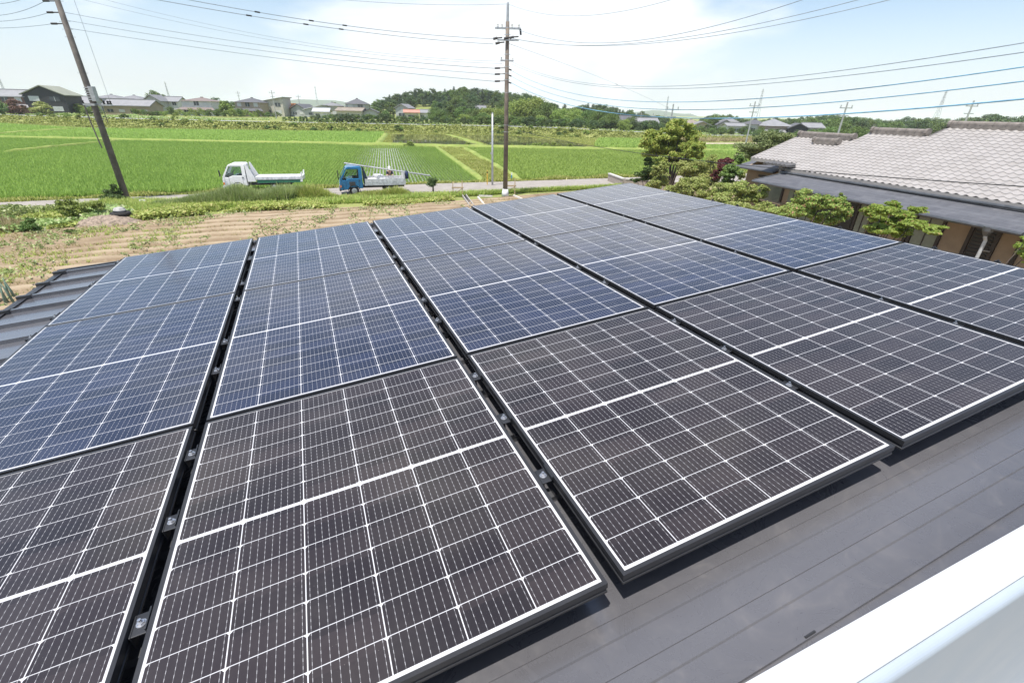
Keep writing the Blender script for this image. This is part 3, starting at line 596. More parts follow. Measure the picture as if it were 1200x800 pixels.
# ------------------------------------------------------------------ utility poles
m_conc = simple('weathered_pole_concrete', (0.125, 0.112, 0.10), 0.8, var=.3, scale=3); m_band = simple('galvanised_band', (0.45, 0.46, 0.47), 0.4, 0.7)
m_steel = simple('galvanised_steel', (0.42, 0.43, 0.44), 0.45, 0.6); m_blackp = simple('black_plastic', (0.02, 0.02, 0.022), 0.45); m_porc = simple('porcelain', (0.75, 0.75, 0.73), 0.25)
m_brownp = simple('brown_pole', (0.155, 0.125, 0.10), 0.75, var=.35, scale=2.5)
def insul(mb, x, y, z, s=1.0, mi=0): mb.lathe([(0.0, 0), (.05 * s, 0), (.05 * s, .05 * s), (.028 * s, .06 * s), (.05 * s, .1 * s), (.045 * s, .13 * s), (0, .15 * s)], 8, mi, Matrix.Translation((x, y, z)))
# left pole
LP = at_z(149, 234); lp = thing('utility_pole', 'dark concrete utility pole at the left, banded steps, standing by the lane', 'utility pole', LP)
MB().tube([(0, 0, -.3), (0, 0, 6), (0, 0, 12.2)], [.185, .155, .115], 14).build('pole_shaft', m_conc, lp, True)
for z in (3.7, 4.1, 4.55, 4.95, 5.3, 6.9, 8.6, 8.95, 9.3, 10.2, 11.2): MB().tube([(0, 0, z - .03), (0, 0, z + .03)], .182 - (z * .0055), 12).box(-.30, .30, -.012, .012, z - .01, z + .01).build('band', m_band, lp)
mb = MB()
for k in range(6): mb.tube([(0, 0, 5.55 + k * .12), (0, 0, 5.60 + k * .12)], .20, 12)
mb.box(.10, .36, -.16, .10, 5.5, 6.25); mb.build('cable_box', m_steel, lp, bevel=.01)
mb = MB(); mb.box(-.62, 1.05, -.04, .04, 5.28, 5.37); mb.box(-.2, .2, -.2, .2, 5.27, 5.38); mb.build('crossarm', m_steel, lp)
mb = MB()
for x in (-.6, .62, .85, 1.0): insul(mb, x, 0, 5.37, 1.2)
mb.build('insulator', m_blackp, lp)
MB().tube([(-.58, 0, 5.3), (-.5, -.05, 4.2), (-.35, -.1, 3.0)], .035, 6).tube([(.45, 0, 5.3), (.46, 0, 4.4)], .02, 6).build('conduit', m_conc, lp)
mb = MB()
for z in (9.2, 9.7, 10.2, 10.7, 11.3): mb.tube([(-.16, 0, z), (-.42, -.05, z - .01)], .03, 6); mb.tube([(-.42, -.05, z - .01), (-.72, -.08, z - .02)], .05, 6)
mb.build('line_clamp', m_blackp, lp)
# central pole
CP = at_z(592, 230); KC = 1.045
cp = thing('utility_pole', 'tall brown utility pole at the picture centre with crossarms and white foot guard', 'utility pole', CP)
MB().tube([(0, 0, -.3), (0, 0, 5), (0, 0, 10.0)], [.17, .145, .115], 14).build('pole_shaft', m_brownp, cp, True)
MB().tube([(0, 0, 9.8), (0, 0, 10.85)], [.085, .07], 10).lathe([(.07, 10.85), (.05, 10.93), (0, 10.95)], 10).build('pole_top', m_steel, cp)
for z in (4.05, 4.45, 6.3, 7.0, 7.35, 7.7, 8.05, 8.35, 9.05, 9.35, 9.7): MB().tube([(0, 0, z - .025), (0, 0, z + .025)], .175 - z * .0058, 12).box(-.22, .22, -.012, .012, z - .01, z + .01).build('band', m_band, cp)
mb = MB(); mb.box(-.78, .82, -.045, .045, 9.62, 9.71); mb.box(-.62, .72, -.20, -.12, 9.02, 9.10); mb.box(-.42, .42, -.04, .04, 7.98, 8.06); mb.build('crossarm', m_steel, cp)
mb = MB()
for x in (-.62, -.35, .28, .70): insul(mb, x, 0, 9.71, 1.3)
for x in (-.36, .36): insul(mb, x, 0, 8.05, 1.0)
mb.build('insulator', m_porc, cp)
mb = MB()
for (x, z) in ((-.62, 9.15), (-.48, 8.92), (.05, 9.18), (.40, 9.22)): mb.tube([(x + .3, -.16, z + .03), (x, -.2, z)], .035, 6); mb.tube([(x, -.2, z), (x - .26, -.22, z - .06)], .065, 8)
mb.tube([(.8, 0, 9.65), (.84, 0, 9.35)], .06, 8)
for z in (7.62, 7.30, 6.92): mb.tube([(-.12, 0, z + .02), (-.5, 0, z)], .022, 6); mb.tube([(-.45, 0, z), (-.78, 0, z - .015)], .05, 8); mb.tube([(.12, 0, z - .05), (.3, 0, z - .1)], .04, 6)
mb.build('line_clamp', m_blackp, cp)
mb = MB(); mb.tube([(0, -.02, 0), (0, -.02, .25), (.01, -.02, .48)], [.27, .24, .19], 10); mb.build('foot_guard', simple('white_wrap', (0.72, 0.73, 0.74), .6), cp, True)
cp.scale = (1, 1, KC)
# thin steel pole beside the dike
TP = at_z(577, 217.5); tp = thing('steel_pole', 'thin grey steel pole standing left of the tall central pole', 'pole', TP)
MB().tube([(0, 0, -.2), (0, 0, 2.5), (0, 0, 5.0)], [.085, .075, .065], 10).build('pole_shaft', simple('light_grey_steel', (.50, .51, .53), .45, .3), tp, True)
tp.scale = (1, 1, 1.06)
MB().lathe([(.07, 5.0), (.07, 5.06), (0, 5.09)], 10).build('cap', m_steel, tp); MB().box(-.16, -.06, -.02, .02, 2.25, 2.4).box(-.2, -.06, -.02, .02, 3.0, 3.05).build('bracket', m_steel, tp)

# ------------------------------------------------------------------ overhead cables
m_wire = simple('grey_cable', (0.27, 0.33, 0.39), 0.5); m_wireb = simple('blue_covered_cable', (0.17, 0.38, 0.55), 0.5); m_wirek = simple('black_cable', (0.03, 0.033, 0.035), 0.5)
def cable(label, A, B, mid, r, mat, sleeves=()):
    A, B = Vector(A), Vector(B); N = 48
    def P(t, s): return A + (B - A) * t - Vector((0, 0, 4 * s * t * (1 - t)))
    lo, hi = -1.0, 14.0
    for _ in range(40):
        s = (lo + hi) / 2; pts = [pix(P(i / N, s)) for i in range(N + 1)]; y = None
        for (x1, y1), (x2, y2) in zip(pts, pts[1:]):
            if (x1 - mid[0]) * (x2 - mid[0]) <= 0 and x1 != x2: y = y1 + (y2 - y1) * (mid[0] - x1) / (x2 - x1)
        if y is None or y < mid[1]: lo = s
        else: hi = s
    s = (lo + hi) / 2; t = thing('overhead_cable', label, 'cable', A, group='overhead cables')
    MB().tube([P(i / N, s) - A for i in range(N + 1)], r, 6).build('wire', mat, t, True)
    for u in sleeves: MB().tube([P(u - .006, s) - A, P(u + .006, s) - A], r * 2.3, 6).build('sleeve', m_blackp, t)
    return t
def on(base, dx, z): return base + Vector((dx, 0, z))
def oc(dx, z): return CP + Vector((dx, 0, z * KC))
# high voltage pair from upper left to the crossarm
cable('grey cable with small sleeves, upper of the pair reaching the central crossarm', at_y(150, -14, 22), oc(-.75, 9.13), (400, 29.5), .013, m_wire, (.25, .38, .47))
cable('grey cable with small sleeves, lower of the pair reaching the central crossarm', at_y(110, -14, 22), oc(-.88, 8.86), (400, 34.5), .013, m_wire, (.28, .41, .50))
cable('thin grey top wire reaching the central pole tip from the left', at_y(380, -2, 30), oc(0, 10.85), (500, 5.5), .009, m_wire)
for k, (z0, z1, my, w, r) in enumerate(((10.85, 7.98, 56.5, 'highest and faintest of five lines between the two poles', .008), (10.55, 7.86, 59.5, 'faint second of five lines between the two poles', .008), (9.72, 7.60, 64.8, 'third of five lines between the two poles, counted from the top', .013), (9.36, 7.28, 71.0, 'fourth of five lines between the two poles, counted from the top', .013), (9.0, 6.90, 77.5, 'lowest of five lines between the two poles', .014))):
    cable('thin blue grey line, ' + w, on(LP, .12, z0), oc(-.78 if k > 1 else -.3, z1), (400, my), r, m_wire)
for k, (y, z0, w) in enumerate(((0.5, 10.6, 'topmost'), (14, 10.18, 'second from the top'), (22.7, 9.68, 'third from the top'), (31.7, 9.19, 'lowest'))):
    cable(f'thin grey line leaving the left pole past the picture edge, {w}', on(LP, -.7, z0), at_y(-60, y - .6, 29), (20, y + .6), .012, m_wire)
cable('very thin stay wire running up from the left pole crossarm', on(LP, 1.0, 5.5), at_y(82, -12, 27), (104, 48), .008, m_wire)
# right side
RB = 8.0
for k, (a, w, dx, z) in enumerate((((975, -12), 'left', .7, 9.6), ((1050, -12), 'middle', .42, 9.15), ((1090, -12), 'right', .1, 9.2))):
    cable(f'dark high line climbing from the crossarm to the top edge, {w} of three', oc(dx, z), at_y(a[0], a[1], 17), ((720, 50.0), (720, 52.5), (720, 53.5))[k], .011, m_wire)
cable('faint top wire curving from the pole tip to the upper edge', oc(0, 10.85), at_y(830, -14, 20), (690, 18.3), .008, m_wire)
for k, (ye, mid, z, w, r, m) in enumerate(((51, (760, 101.5), 7.98, 'highest', .008, m_wire), (62, (780, 104.2), 7.86, 'second highest', .008, m_wire), (80, (850, 118.0), 7.5, 'middle', .010, m_wireb), (98.5, (870, 127.2), 7.2, 'second lowest', .010, m_wireb), (118, (900, 137.8), 6.85, 'lowest', .014, m_wireb))):
    cable(f'{"bluish" if k > 1 else "grey"} low cable sweeping right over the tiled house, {w} of five', oc(.28, z), at_y(1290, ye - (16, 14, 15, 15, 11)[k], RB), mid, r, m)
cable('thin dark drop wire with a small bead falling from the central pole towards the trees', oc(.1, 8.9), at_y(790, 130, 60), (693, 87), .010, m_wire, (.5,))
cable('black service cable sagging from the central pole across the tiled roof', oc(.15, 4.3), at_y(1270, 223, 9), (860, 192.5), .011, m_wirek)

# ------------------------------------------------------------------ trucks
m_blue = simple('blue_truck_paint', (0.012, 0.15, 0.33), 0.3, 0, var=.12, scale=2, coat=.4); m_whitep = simple('white_truck_paint', (0.80, 0.80, 0.79), 0.35, 0, var=.06, scale=2, coat=.3)
m_rub = simple('tyre_rubber', (0.022, 0.021, 0.02), .85); m_seat = simple('seat_vinyl', (.05, .05, .055), .7); m_glass = glassmat('clear_window_glass'); m_bedw = simple('worn_white_bed', (0.55, 0.56, 0.57), .55, 0, var=.25, scale=5)
m_green = simple('green_tarp', (0.03, 0.16, 0.09), .7); m_lamp = simple('orange_lens', (0.7, 0.18, 0.03), .25); m_head = simple('headlamp_lens', (0.7, 0.72, 0.75), .1)
def wheel(x, y, r, parent, dual=False):
    w = .19; o = MB().tube([(x, y - w / 2, r), (x, y + w / 2, r)], r, 22).build('wheel', m_rub, parent, bevel=.02)
    s = 1 if y > 0 else -1
    MB().lathe([(0, 0), (r * .22, 0), (r * .25, .03), (r * .5, .015), (r * .58, .045), (r * .55, 0.05), (0, .03)], 18, 0, Matrix.Translation((x, y + s * (w / 2 - .02), r)) @ Matrix.Rotation(-s * math.pi / 2, 4, 'X')).build('rim', m_steel, o, True)
def truck(name, label, paint, loc, rz, bed):
    """front of the truck is +x; wheelbase about 2.5 m"""
    t = thing(name, label, 'truck', loc, rz)
    hw = .84
    # cab: lower body, doors line, pillars, roof
    low = [(0.02, .52), (.35, .52), (.42, .62), (1.0, .62), (1.12, .45), (1.60, .40), (1.68, .55), (1.67, .95), (1.60, 1.18), (1.25, 1.10), (.95, 1.22), (.02, 1.22)]
    MB().prism(low, 'y', -hw, hw).build('cab_body', paint, t, bevel=.035)
    rf = [(0.0, 1.84), (0.02, 1.96), (.12, 2.02), (.95, 2.02), (1.12, 1.95), (1.16, 1.86), (1.08, 1.84)]
    MB().prism(rf, 'y', -hw + .05, hw - .05).build('cab_roof', paint, t, bevel=.04)
    for s in (-1, 1):
        y0, y1 = sorted((s * hw, s * (hw - .07))); sh = Matrix(((1, 0, 0, 0), (0, 1, -s * .06, s * .06 * 1.22), (0, 0, 1, 0), (0, 0, 0, 1)))
        MB().prism([(0.02, 1.2), (.26, 1.2), (.24, 1.88), (.0, 1.88)], 'y', y0, y1, 0, sh).build('rear_pillar', paint, t, bevel=.015)
        MB().prism([(1.50, 1.10), (1.63, 1.14), (1.15, 1.90), (1.05, 1.90)], 'y', y0, y1, 0, sh).build('front_pillar', paint, t, bevel=.012)
        MB().prism([(.26, 1.22), (.95, 1.22), (1.25, 1.12), (1.50, 1.12), (1.05, 1.85), (.24, 1.85)], 'y', s * (hw - .04), s * (hw - .045), 0, sh).build('side_window', m_glass, t)
        MB().prism([(.55, .72), (.98, .72), (.98, 1.0), (.55, 1.0)], 'y', s * hw, s * (hw + .004)).build('door_panel', m_seat if bed == 'cargo' else paint, t)
        mb = MB()
        for (x, z0, z1) in ((.28, .60, 1.22), (1.20, .60, 1.14)): mb.box(x - .008, x + .008, min(s * hw, s * (hw + .003)), max(s * hw, s * (hw + .003)), z0, z1)
        mb.build('door_seam', m_blackp, t); MB().lathe([(.40, 0), (.40, .02), (.44, .02), (.44, 0)], 20, 0, Matrix.Translation((.68, s * hw, .345)) @ Matrix.Rotation(-s * math.pi / 2, 4, 'X')).build('wheel_arch', m_blackp, t)
        MB().box(.18, .30, min(s * hw, s * (hw + .03)), max(s * hw, s * (hw + .03)), 1.08, 1.11).build('door_handle', m_blackp, t)
        mm = MB(); mm.tube([(1.56, s * hw, 1.25), (1.70, s * (hw + .22), 1.35)], .014, 6); mm.box(1.68, 1.74, s * (hw + .22) - .09, s * (hw + .22) + .09, 1.20, 1.62); mm.build('mirror', m_blackp, t, bevel=.02)
        MB().box(1.655, 1.69, min(s * .45, s * .75), max(s * .45, s * .75), .62, .80).build('headlight', m_head, t, bevel=.01)
        MB().box(1.56, 1.665, min(s * .77, s * .852), max(s * .77, s * .852), .62, .78).build('indicator', m_lamp, t)
        wheel(.68, s * (hw - .12), .345, t); wheel(-1.85, s * (hw - .12), .345, t)
    MB().add([(1.61, -hw + .08, 1.18), (1.61, hw - .08, 1.18), (1.12, hw - .14, 1.87), (1.12, -hw + .14, 1.87)], [(0, 1, 2, 3)]).build('windscreen', m_glass, t)
    MB().add([(.015, -hw + .25, 1.3), (.015, hw - .25, 1.3), (.0, hw - .28, 1.8), (.0, -hw + .28, 1.8)], [(0, 1, 2, 3)]).build('rear_window', m_glass, t)
    mb = MB()
    for s in (-1, 1): mb.box(.25, .70, s * .38 - .26, s * .38 + .26, 1.0, 1.28); mb.box(.14, .30, s * .38 - .25, s * .38 + .25, 1.2, 1.62)
    mb.build('seat', m_seat, t, bevel=.04)
    sw = MB(); c = Vector((1.10, -.38, 1.42)); ax = Vector((.75, 0, .66)); sw.tube([c + Vector((0, math.cos(a) * .2, 0)) + ax.cross(Vector((0, 1, 0))).normalized() * math.sin(a) * .2 for a in np.linspace(0, 6.283, 17)], .016, 6, caps=False); sw.tube([c, c + Vector((.22, 0, -.3))], .025, 6); sw.box(1.2, 1.55, -.75, .75, 1.05, 1.24); sw.build('steering_wheel', m_blackp, t)
    MB().box(-3.1, .1, -.40, -.30, .50, .62).box(-3.1, .1, .30, .40, .50, .62).tube([(-1.85, -.7, .345), (-1.85, .7, .345)], .07, 8).box(-1.1, -.4, -.7, -.42, .40, .65).build('chassis', m_blackp, t)
    MB().box(1.672, 1.684, -.42, .42, .60, .74).build('grille', m_blackp, t); MB().box(1.742, 1.75, -.17, .17, .39, .48).build('number_plate', simple('plate_white', (.7, .72, .66), .5), t); MB().tube([(1.60, -.3, 1.20), (1.42, .25, 1.43)], .01, 5).build('wiper', m_blackp, t); MB().box(-2.42, -2.38, -.80, -.55, .2, .68).box(-2.42, -2.38, .55, .80, .2, .68).build('mud_flaps', m_rub, t)
    MB().box(1.6, 1.74, -hw + .02, hw - .02, .36, .52).build('bumper', paint if bed != 'cargo' else m_seat, t, bevel=.02)
    return t
hd = math.radians(180 + 20.5)
bp = at_z(402, 229); bt = truck('cargo_truck', 'blue cab truck with white drop side bed carrying sacks and a ladder', m_blue, (bp.x + 1.2, bp.y + .85, 0), hd, 'cargo')
MB().box(-3.15, -.12, -.84, .84, .70, .78).build('bed_floor', m_bedw, bt)
for s in (-1, 1): MB().box(-3.14, -.16, min(s * .84, s * .80), max(s * .84, s * .80), .79, 1.17).box(-3.0, -.2, min(s * .845, s * .84), max(s * .845, s * .84), .92, .97).build('bed_side', m_bedw, bt, bevel=.008)
MB().box(-3.16, -3.12, -.84, .84, .79, 1.55).build('tailgate', m_bedw, bt, bevel=.008)
MB().box(-.14, -.10, -.80, .80, .79, 1.95).build('cab_guard', simple('dark_blue_frame', (.012, .03, .06), .4), bt)
MB().prism([(-.14, 1.95), (-.10, 1.95), (-.10, .8), (-.48, .8)], 'y', -.82, -.78).prism([(-.14, 1.95), (-.10, 1.95), (-.10, .8), (-.48, .8)], 'y', .78, .82).build('guard_brace', simple('dark_blue_frame', (.012, .03, .06), .4), bt)
MB().box(-3.16, -3.08, -.84, -.78, .7, 1.70).box(-3.16, -3.08, .78, .84, .7, 1.70).build('tail_post', m_bedw, bt)
def on_truck(x, y, z): return Matrix.Translation(bt.location) @ Matrix.Rotation(hd, 4, 'Z') @ Vector((x * .92, y * .92, z * .94))
m_sack = simple('white_sack', (.72, .72, .70), .8, var=.1, scale=8)
sackl = ['lying nearest the blue cab', 'on top of the cargo heap', 'lying low in the bed middle', 'lying beside the far bed side']
for k, (x, y, z, s) in enumerate(((-.75, .25, 1.0, .38), (-1.2, .05, 1.26, .38), (-1.6, .3, 1.0, .36), (-1.25, -.45, .96, .36))):
    mb = MB(); V = []; nu, nv = 14, 9
    for j in range(nv + 1):
        for i in range(nu):
            a, b = 2 * math.pi * i / nu, math.pi * j / nv - math.pi / 2; sp = lambda q: math.copysign(abs(q) ** .6, q)
            V.append((s * sp(math.cos(a)) * sp(math.cos(b)) + random.uniform(-.015, .015), s * .62 * sp(math.sin(a)) * sp(math.cos(b)) + random.uniform(-.015, .015), s * .42 * sp(math.sin(b))))
    mb.add(V, [(j * nu + i, j * nu + (i + 1) % nu, (j + 1) * nu + (i + 1) % nu, (j + 1) * nu + i) for j in range(nv) for i in range(nu)])
    o = mb.build('cargo_sack', m_sack, None, True); o.location = on_truck(x, y, z); o.rotation_euler = (0, random.uniform(-.1, .1), hd + random.uniform(-.6, .6)); tag(o, 'white filled sack on the blue truck, ' + sackl[k], 'sack', 'white sacks on the blue truck')
wood = simple('raw_timber', (.48, .36, .23), .7, var=.2, scale=4)
for k, (x, y, z, l) in enumerate(((-2.1, .2, .86, 1.6), (-2.3, -.25, .86, 1.4))):
    o = MB().box(-l / 2, l / 2, -.12, .12, -.06, .06).build('timber_board', wood, None, bevel=.006); o.location = on_truck(x, y, z); o.rotation_euler = (0, 0, hd + .1 * (k * 2 - 1)); tag(o, ('nearer' if k == 0 else 'farther') + ' light brown timber board lying in the bed of the blue truck', 'board')
# ladder laid from the cab roof to the tail post and beyond
l0 = on_truck(1.15, .1, 2.22); l1 = on_truck(-5.15, .62, 1.28)
ld = (l1 - l0); lad = thing('ladder', 'long grey aluminium ladder laid over the blue truck from cab roof past the tail', 'ladder', l0)
side = ld.cross(Vector((0, 0, 1))).normalized() * .17
m_lad = simple('dull_aluminium', (.36, .37, .38), .45, .5); MB().tube([side, side + ld], .035, 6).build('rail', m_lad, lad); MB().tube([-side, -side + ld], .035, 6).build('rail', m_lad, lad)
mb = MB()
for k in range(1, 21): mb.tube([side + ld * k / 21, -side + ld * k / 21], .018, 6)
mb.build('rungs', m_lad, lad)
o = MB().lathe([(0.0, -.28), (.13, -.27), (.16, -.1), (.15, .18), (.06, .27), (.0, .28)], 12).build('tarp_bag', simple('navy_tarp', (.015, .03, .09), .6), None, True); o.location = on_truck(-3.30, .60, 1.38); tag(o, 'navy blue bag hanging from the tail post of the blue truck', 'bag')
# white flatbed
wp = at_z(255, 227.5); wt = truck('flatbed_truck', 'white flatbed truck half hidden behind tall weeds, empty low bed', m_whitep, (wp.x + 1.62, wp.y + 1.45, 0), math.radians(180 + 17), 'flat')
MB().prism([(-.05, .8), (-.62, .8), (-.55, 1.15), (-.15, 2.0), (-.05, 2.03)], 'y', -.84, -.79).prism([(-.05, .8), (-.62, .8), (-.55, 1.15), (-.15, 2.0), (-.05, 2.03)], 'y', .79, .84).box(-.10, -.05, -.8, .8, .8, 1.5).build('headboard', m_whitep, wt, bevel=.01)
MB().box(-3.95, -.60, -.86, .86, 1.02, 1.12).box(-3.9, -.62, -.87, -.82, .92, 1.02).box(-3.9, -.62, .82, .87, .92, 1.02).build('bed_floor', m_bedw, wt, bevel=.01)
MB().box(-3.8, -.7, -.84, .84, .70, .915).build('bed_frame', m_green, wt)
MB().prism([(-3.95, .75), (-3.78, .75), (-3.9, 1.42), (-4.0, 1.45)], 'y', -.86, -.74).prism([(-3.95, .75), (-3.78, .75), (-3.9, 1.42), (-4.0, 1.45)], 'y', .74, .86).box(-3.99, -3.93, -.74, .74, .9, 1.15).build('tail_ramp', m_whitep, wt, bevel=.01)

bt.scale = (.92, .92, .94); wt.scale = (.90, .90, .94)
# person bending over the far side of the blue truck's bed
m_skin = simple('skin', (.52, .33, .24), .6, var=.05); m_shirt = simple('dark_shirt', (.045, .05, .075), .85); m_cap = simple('white_cap', (.78, .77, .74), .8, var=.05)
def person(label, loc, rz):
    J = {'pel': (0, 0, .92), 'wst': (.05, 0, 1.05), 'chs': (.16, 0, 1.27), 'nck': (.25, 0, 1.42), 'hd1': (.29, 0, 1.52), 'hd2': (.31, 0, 1.63)}
    L = []; rad = {'pel': .15, 'wst': .135, 'chs': .155, 'nck': .06, 'hd1': .082, 'hd2': .078}
    E = [('pel', 'wst'), ('wst', 'chs'), ('chs', 'nck'), ('nck', 'hd1'), ('hd1', 'hd2')]
    for s, n in ((-1, 'r'), (1, 'l')):
        J.update({'hip' + n: (0, s * .10, .86), 'kne' + n: (.06, s * .11, .47), 'ank' + n: (-.02, s * .11, .09), 'toe' + n: (.15, s * .13, .04), 'sho' + n: (.2, s * .19, 1.35), 'elb' + n: (.33, s * .24, 1.13), 'wri' + n: (.52, s * .18, 1.16), 'pal' + n: (.59, s * .17, 1.16)})
        rad.update({'hip' + n: .095, 'kne' + n: .062, 'ank' + n: .045, 'toe' + n: .04, 'sho' + n: .062, 'elb' + n: .045, 'wri' + n: .03, 'pal' + n: .032})
        E += [('pel', 'hip' + n), ('hip' + n, 'kne' + n), ('kne' + n, 'ank' + n), ('ank' + n, 'toe' + n), ('chs', 'sho' + n), ('sho' + n, 'elb' + n), ('elb' + n, 'wri' + n), ('wri' + n, 'pal' + n)]
        for q in range(5):
            a = (q - 2) * .30; l = (.055, .075, .08, .075, .055)[q]; k = f'f{q}{n}'; J[k] = (.59 + l * math.cos(a), s * .17 + l * math.sin(a) , 1.15 - .012); rad[k] = .008; E.append(('pal' + n, k))
    ks = list(J); me = bpy.data.meshes.new('person_body'); me.from_pydata([J[k] for k in ks], [(ks.index(a), ks.index(b)) for a, b in E], [])
    t = thing('person', label, 'person', loc, rz)
    def sk(nm, keep, mat, grow=0.0, sub=1):
        idx = [k for k in ks if k in keep]; m2 = bpy.data.meshes.new(nm); m2.from_pydata([J[k] for k in idx], [(idx.index(a), idx.index(b)) for a, b in E if a in keep and b in keep], [])
        o = link(nm, m2, mat, t); mo = o.modifiers.new('skin', 'SKIN'); mo.use_smooth_shade = True
        for i, k in enumerate(idx):
            v = m2.skin_vertices[0].data[i]; v.radius = (rad[k] + grow,) * 2; v.use_root = (i == 0)
        o.modifiers.new('sub', 'SUBSURF').levels = sub; o.modifiers['sub'].render_levels = sub; return o
    sk('body', set(ks), m_skin, 0, 1)
    sk('shirt', {'wst', 'chs', 'shor', 'shol', 'elbr', 'elbl'}, m_shirt, .016)
    sk('trousers', {'pel', 'hipr', 'hipl', 'kner', 'knel', 'ankr', 'ankl'}, simple('work_trousers', (.06, .065, .08), .85), .014)
    MB().lathe([(.0, .135), (.06, .125), (.10, .08), (.112, .02), (.112, 0)], 16, 0, Matrix.Translation((.305, 0, 1.60)) @ Matrix.Rotation(.2, 4, 'Y')).prism([(.09, -.08), (.17, -.06), (.19, 0), (.17, .06), (.09, .08)], 'z', 0, .012, 0, Matrix.Translation((.305, 0, 1.60)) @ Matrix.Rotation(.2, 4, 'Y')).build('cap', m_cap, t, True)
    mb = MB()
    for s in (-1, 1): mb.lathe([(0, 0), (.012, .004), (.0, .012)], 8, 0, Matrix.Translation((.385, s * .032, 1.585)) @ Matrix.Rotation(math.pi / 2, 4, 'Y'))
    mb.build('eyes', m_blackp, t); MB().lathe([(0, .02), (.014, 0), (.016, -.02), (0, -.025)], 8, 0, Matrix.Translation((.395, 0, 1.555))).box(.37, .384, -.025, .025, 1.512, 1.518).build('nose_and_mouth', m_skin, t, True)
    mb = MB()
    for s in (-1, 1): mb.lathe([(0, -.01), (.028, 0), (0, .01)], 8, 0, Matrix.Translation((.30, s * .085, 1.57)) @ Matrix.Rotation(math.pi / 2, 4, 'X'))
    mb.build('ears', m_skin, t, True)
    return t
pp = on_truck(-2.22, -1.42, 0)
person('person in white cap and dark shirt leaning over the far side of the truck bed', (pp.x, pp.y, 0), hd + math.pi / 2)

# ------------------------------------------------------------------ small things by the lane
def batter(label, p, rz):
    t = thing('batter_board', label, 'wooden frame', p, rz, 'wooden builder frames by the trench')
    for x in (-.33, .33): MB().box(x - .03, x + .03, -.03, .03, -.1, .95 if x < 0 else 1.05).build('stake', wood, t)
    MB().box(-.42, .42, -.05, -.032, .52, .62).build('board', wood, t); MB().prism([(-.3, .1), (-.22, .1), (.34, .48), (.28, .5)], 'y', .032, .046).build('brace', wood, t)
p = at_z(536.5, 229.5); batter('small raw wood frame of two stakes left of the trench', p, .2); p = at_z(598, 227); batter('small raw wood frame half hidden behind the central pole foot', p, .1)
p = at_z(571, 217); t = thing('yellow_stake', 'thin yellow stake beside the grey steel pole', 'stake', p); MB().box(-.035, .035, -.035, .035, 0, 1.15).build('stake', simple('yellow_paint', (.62, .36, .03), .6), t); MB().box(-.037, .037, -.037, .037, .95, 1.05).build('stripe', m_blackp, t)
p = at_z(599.5, 211); t = thing('marker_post', 'short blue and white marker post in the grass right of the central pole', 'post', p); MB().box(-.05, .05, -.05, .05, 0, .42).build('post', simple('blue_paint', (.05, .30, .50), .5), t); MB().box(-.05, .05, -.05, .05, .422, .60).build('cap', m_whitep, t)
a, b = at_z(543, 229), at_z(553, 243); t = thing('drain_channel', 'dark narrow concrete drain channel leading from lane to roof corner', 'drain', a)
d = b - a; d.z = 0; sd = Vector((-d.y, d.x, 0)).normalized(); mb = MB()
for s in (-1, 1): mb.add([sd * s * .1 + Vector((0, 0, .02)), sd * s * .17 + Vector((0, 0, .02)), sd * s * .17 + d + Vector((0, 0, .02)), sd * s * .1 + d + Vector((0, 0, .02)), sd * s * .1 + Vector((0, 0, .16)), sd * s * .17 + Vector((0, 0, .16)), sd * s * .17 + d + Vector((0, 0, .16)), sd * s * .1 + d + Vector((0, 0, .16))], [(0, 1, 2, 3), (4, 5, 6, 7), (0, 1, 5, 4), (1, 2, 6, 5), (2, 3, 7, 6), (3, 0, 4, 7)])
mb.build('channel_walls', simple('drain_concrete', (.33, .31, .28), .85), t); MB().add([-sd * .1 + Vector((0, 0, .05)), sd * .1 + Vector((0, 0, .05)), sd * .1 + d + Vector((0, 0, .05)), -sd * .1 + d + Vector((0, 0, .05))], [(0, 1, 2, 3)]).build('channel_floor', m_blackp, t)
for k, (q0, q1, w) in enumerate((((561, 229.5), (577, 230), 'lying level along the trench edge'), ((560, 231), (570, 243), 'slanting towards the roof corner'), ((602, 229), (613, 234), 'lying right of the central pole foot'))):
    a, b = at_z(*q0, .1), at_z(*q1, .1); t = MB().tube([a, b], .075, 4).build('white_timber', simple('pale_timber', (.62, .58, .52), .7), None); tag(t, 'pale timber length ' + w, 'timber')
# earth heap with a tyre, left of the pole
p = at_z(128, 262); V = []; nn = 26
for j in range(nn):
    for i in range(nn):
        x, y = (i / (nn - 1) - .5) * 3.0, (j / (nn - 1) - .5) * 2.0; r = math.hypot(x / 1.45, y / .95); V.append((x, y, max(0, 1 - r ** 2.2) * .42 + random.uniform(-.04, .05) * (r < 1) - .03))
hp = MB().add(V, [(j * nn + i, j * nn + i + 1, (j + 1) * nn + i + 1, (j + 1) * nn + i) for j in range(nn - 1) for i in range(nn - 1)]).build('rubble_heap', simple('grey_rubble', (.28, .22, .17), .95, var=.4, scale=8, bstr=.8), None); hp.location = p; hp.rotation_euler = (0, 0, .35); tag(hp, 'low grey brown heap of earth and rubble under the old tyre', 'heap')
t = thing('old_tyre', 'black tyre lying on the rubble heap with a grey stone on it', 'tyre', (p.x + .3, p.y + .55, .40)); c = 20; tor = MB(); tor.lathe([(.24, -.07), (.36, -.10), (.43, -.05), (.44, 0), (.43, .05), (.36, .10), (.24, .07), (.24, -.07)], 22); tor.build('tyre', m_rub, t, True)
o = MB().lathe([(0, 0), (.24, .0), (.28, .08), (.2, .2), (0, .24)], 7).build('grey_stone', simple('stone', (.42, .41, .39), .9, bstr=.5), None); o.location = (p.x + .25, p.y + .60, .48); tag(o, 'grey stone resting on the old tyre', 'stone')
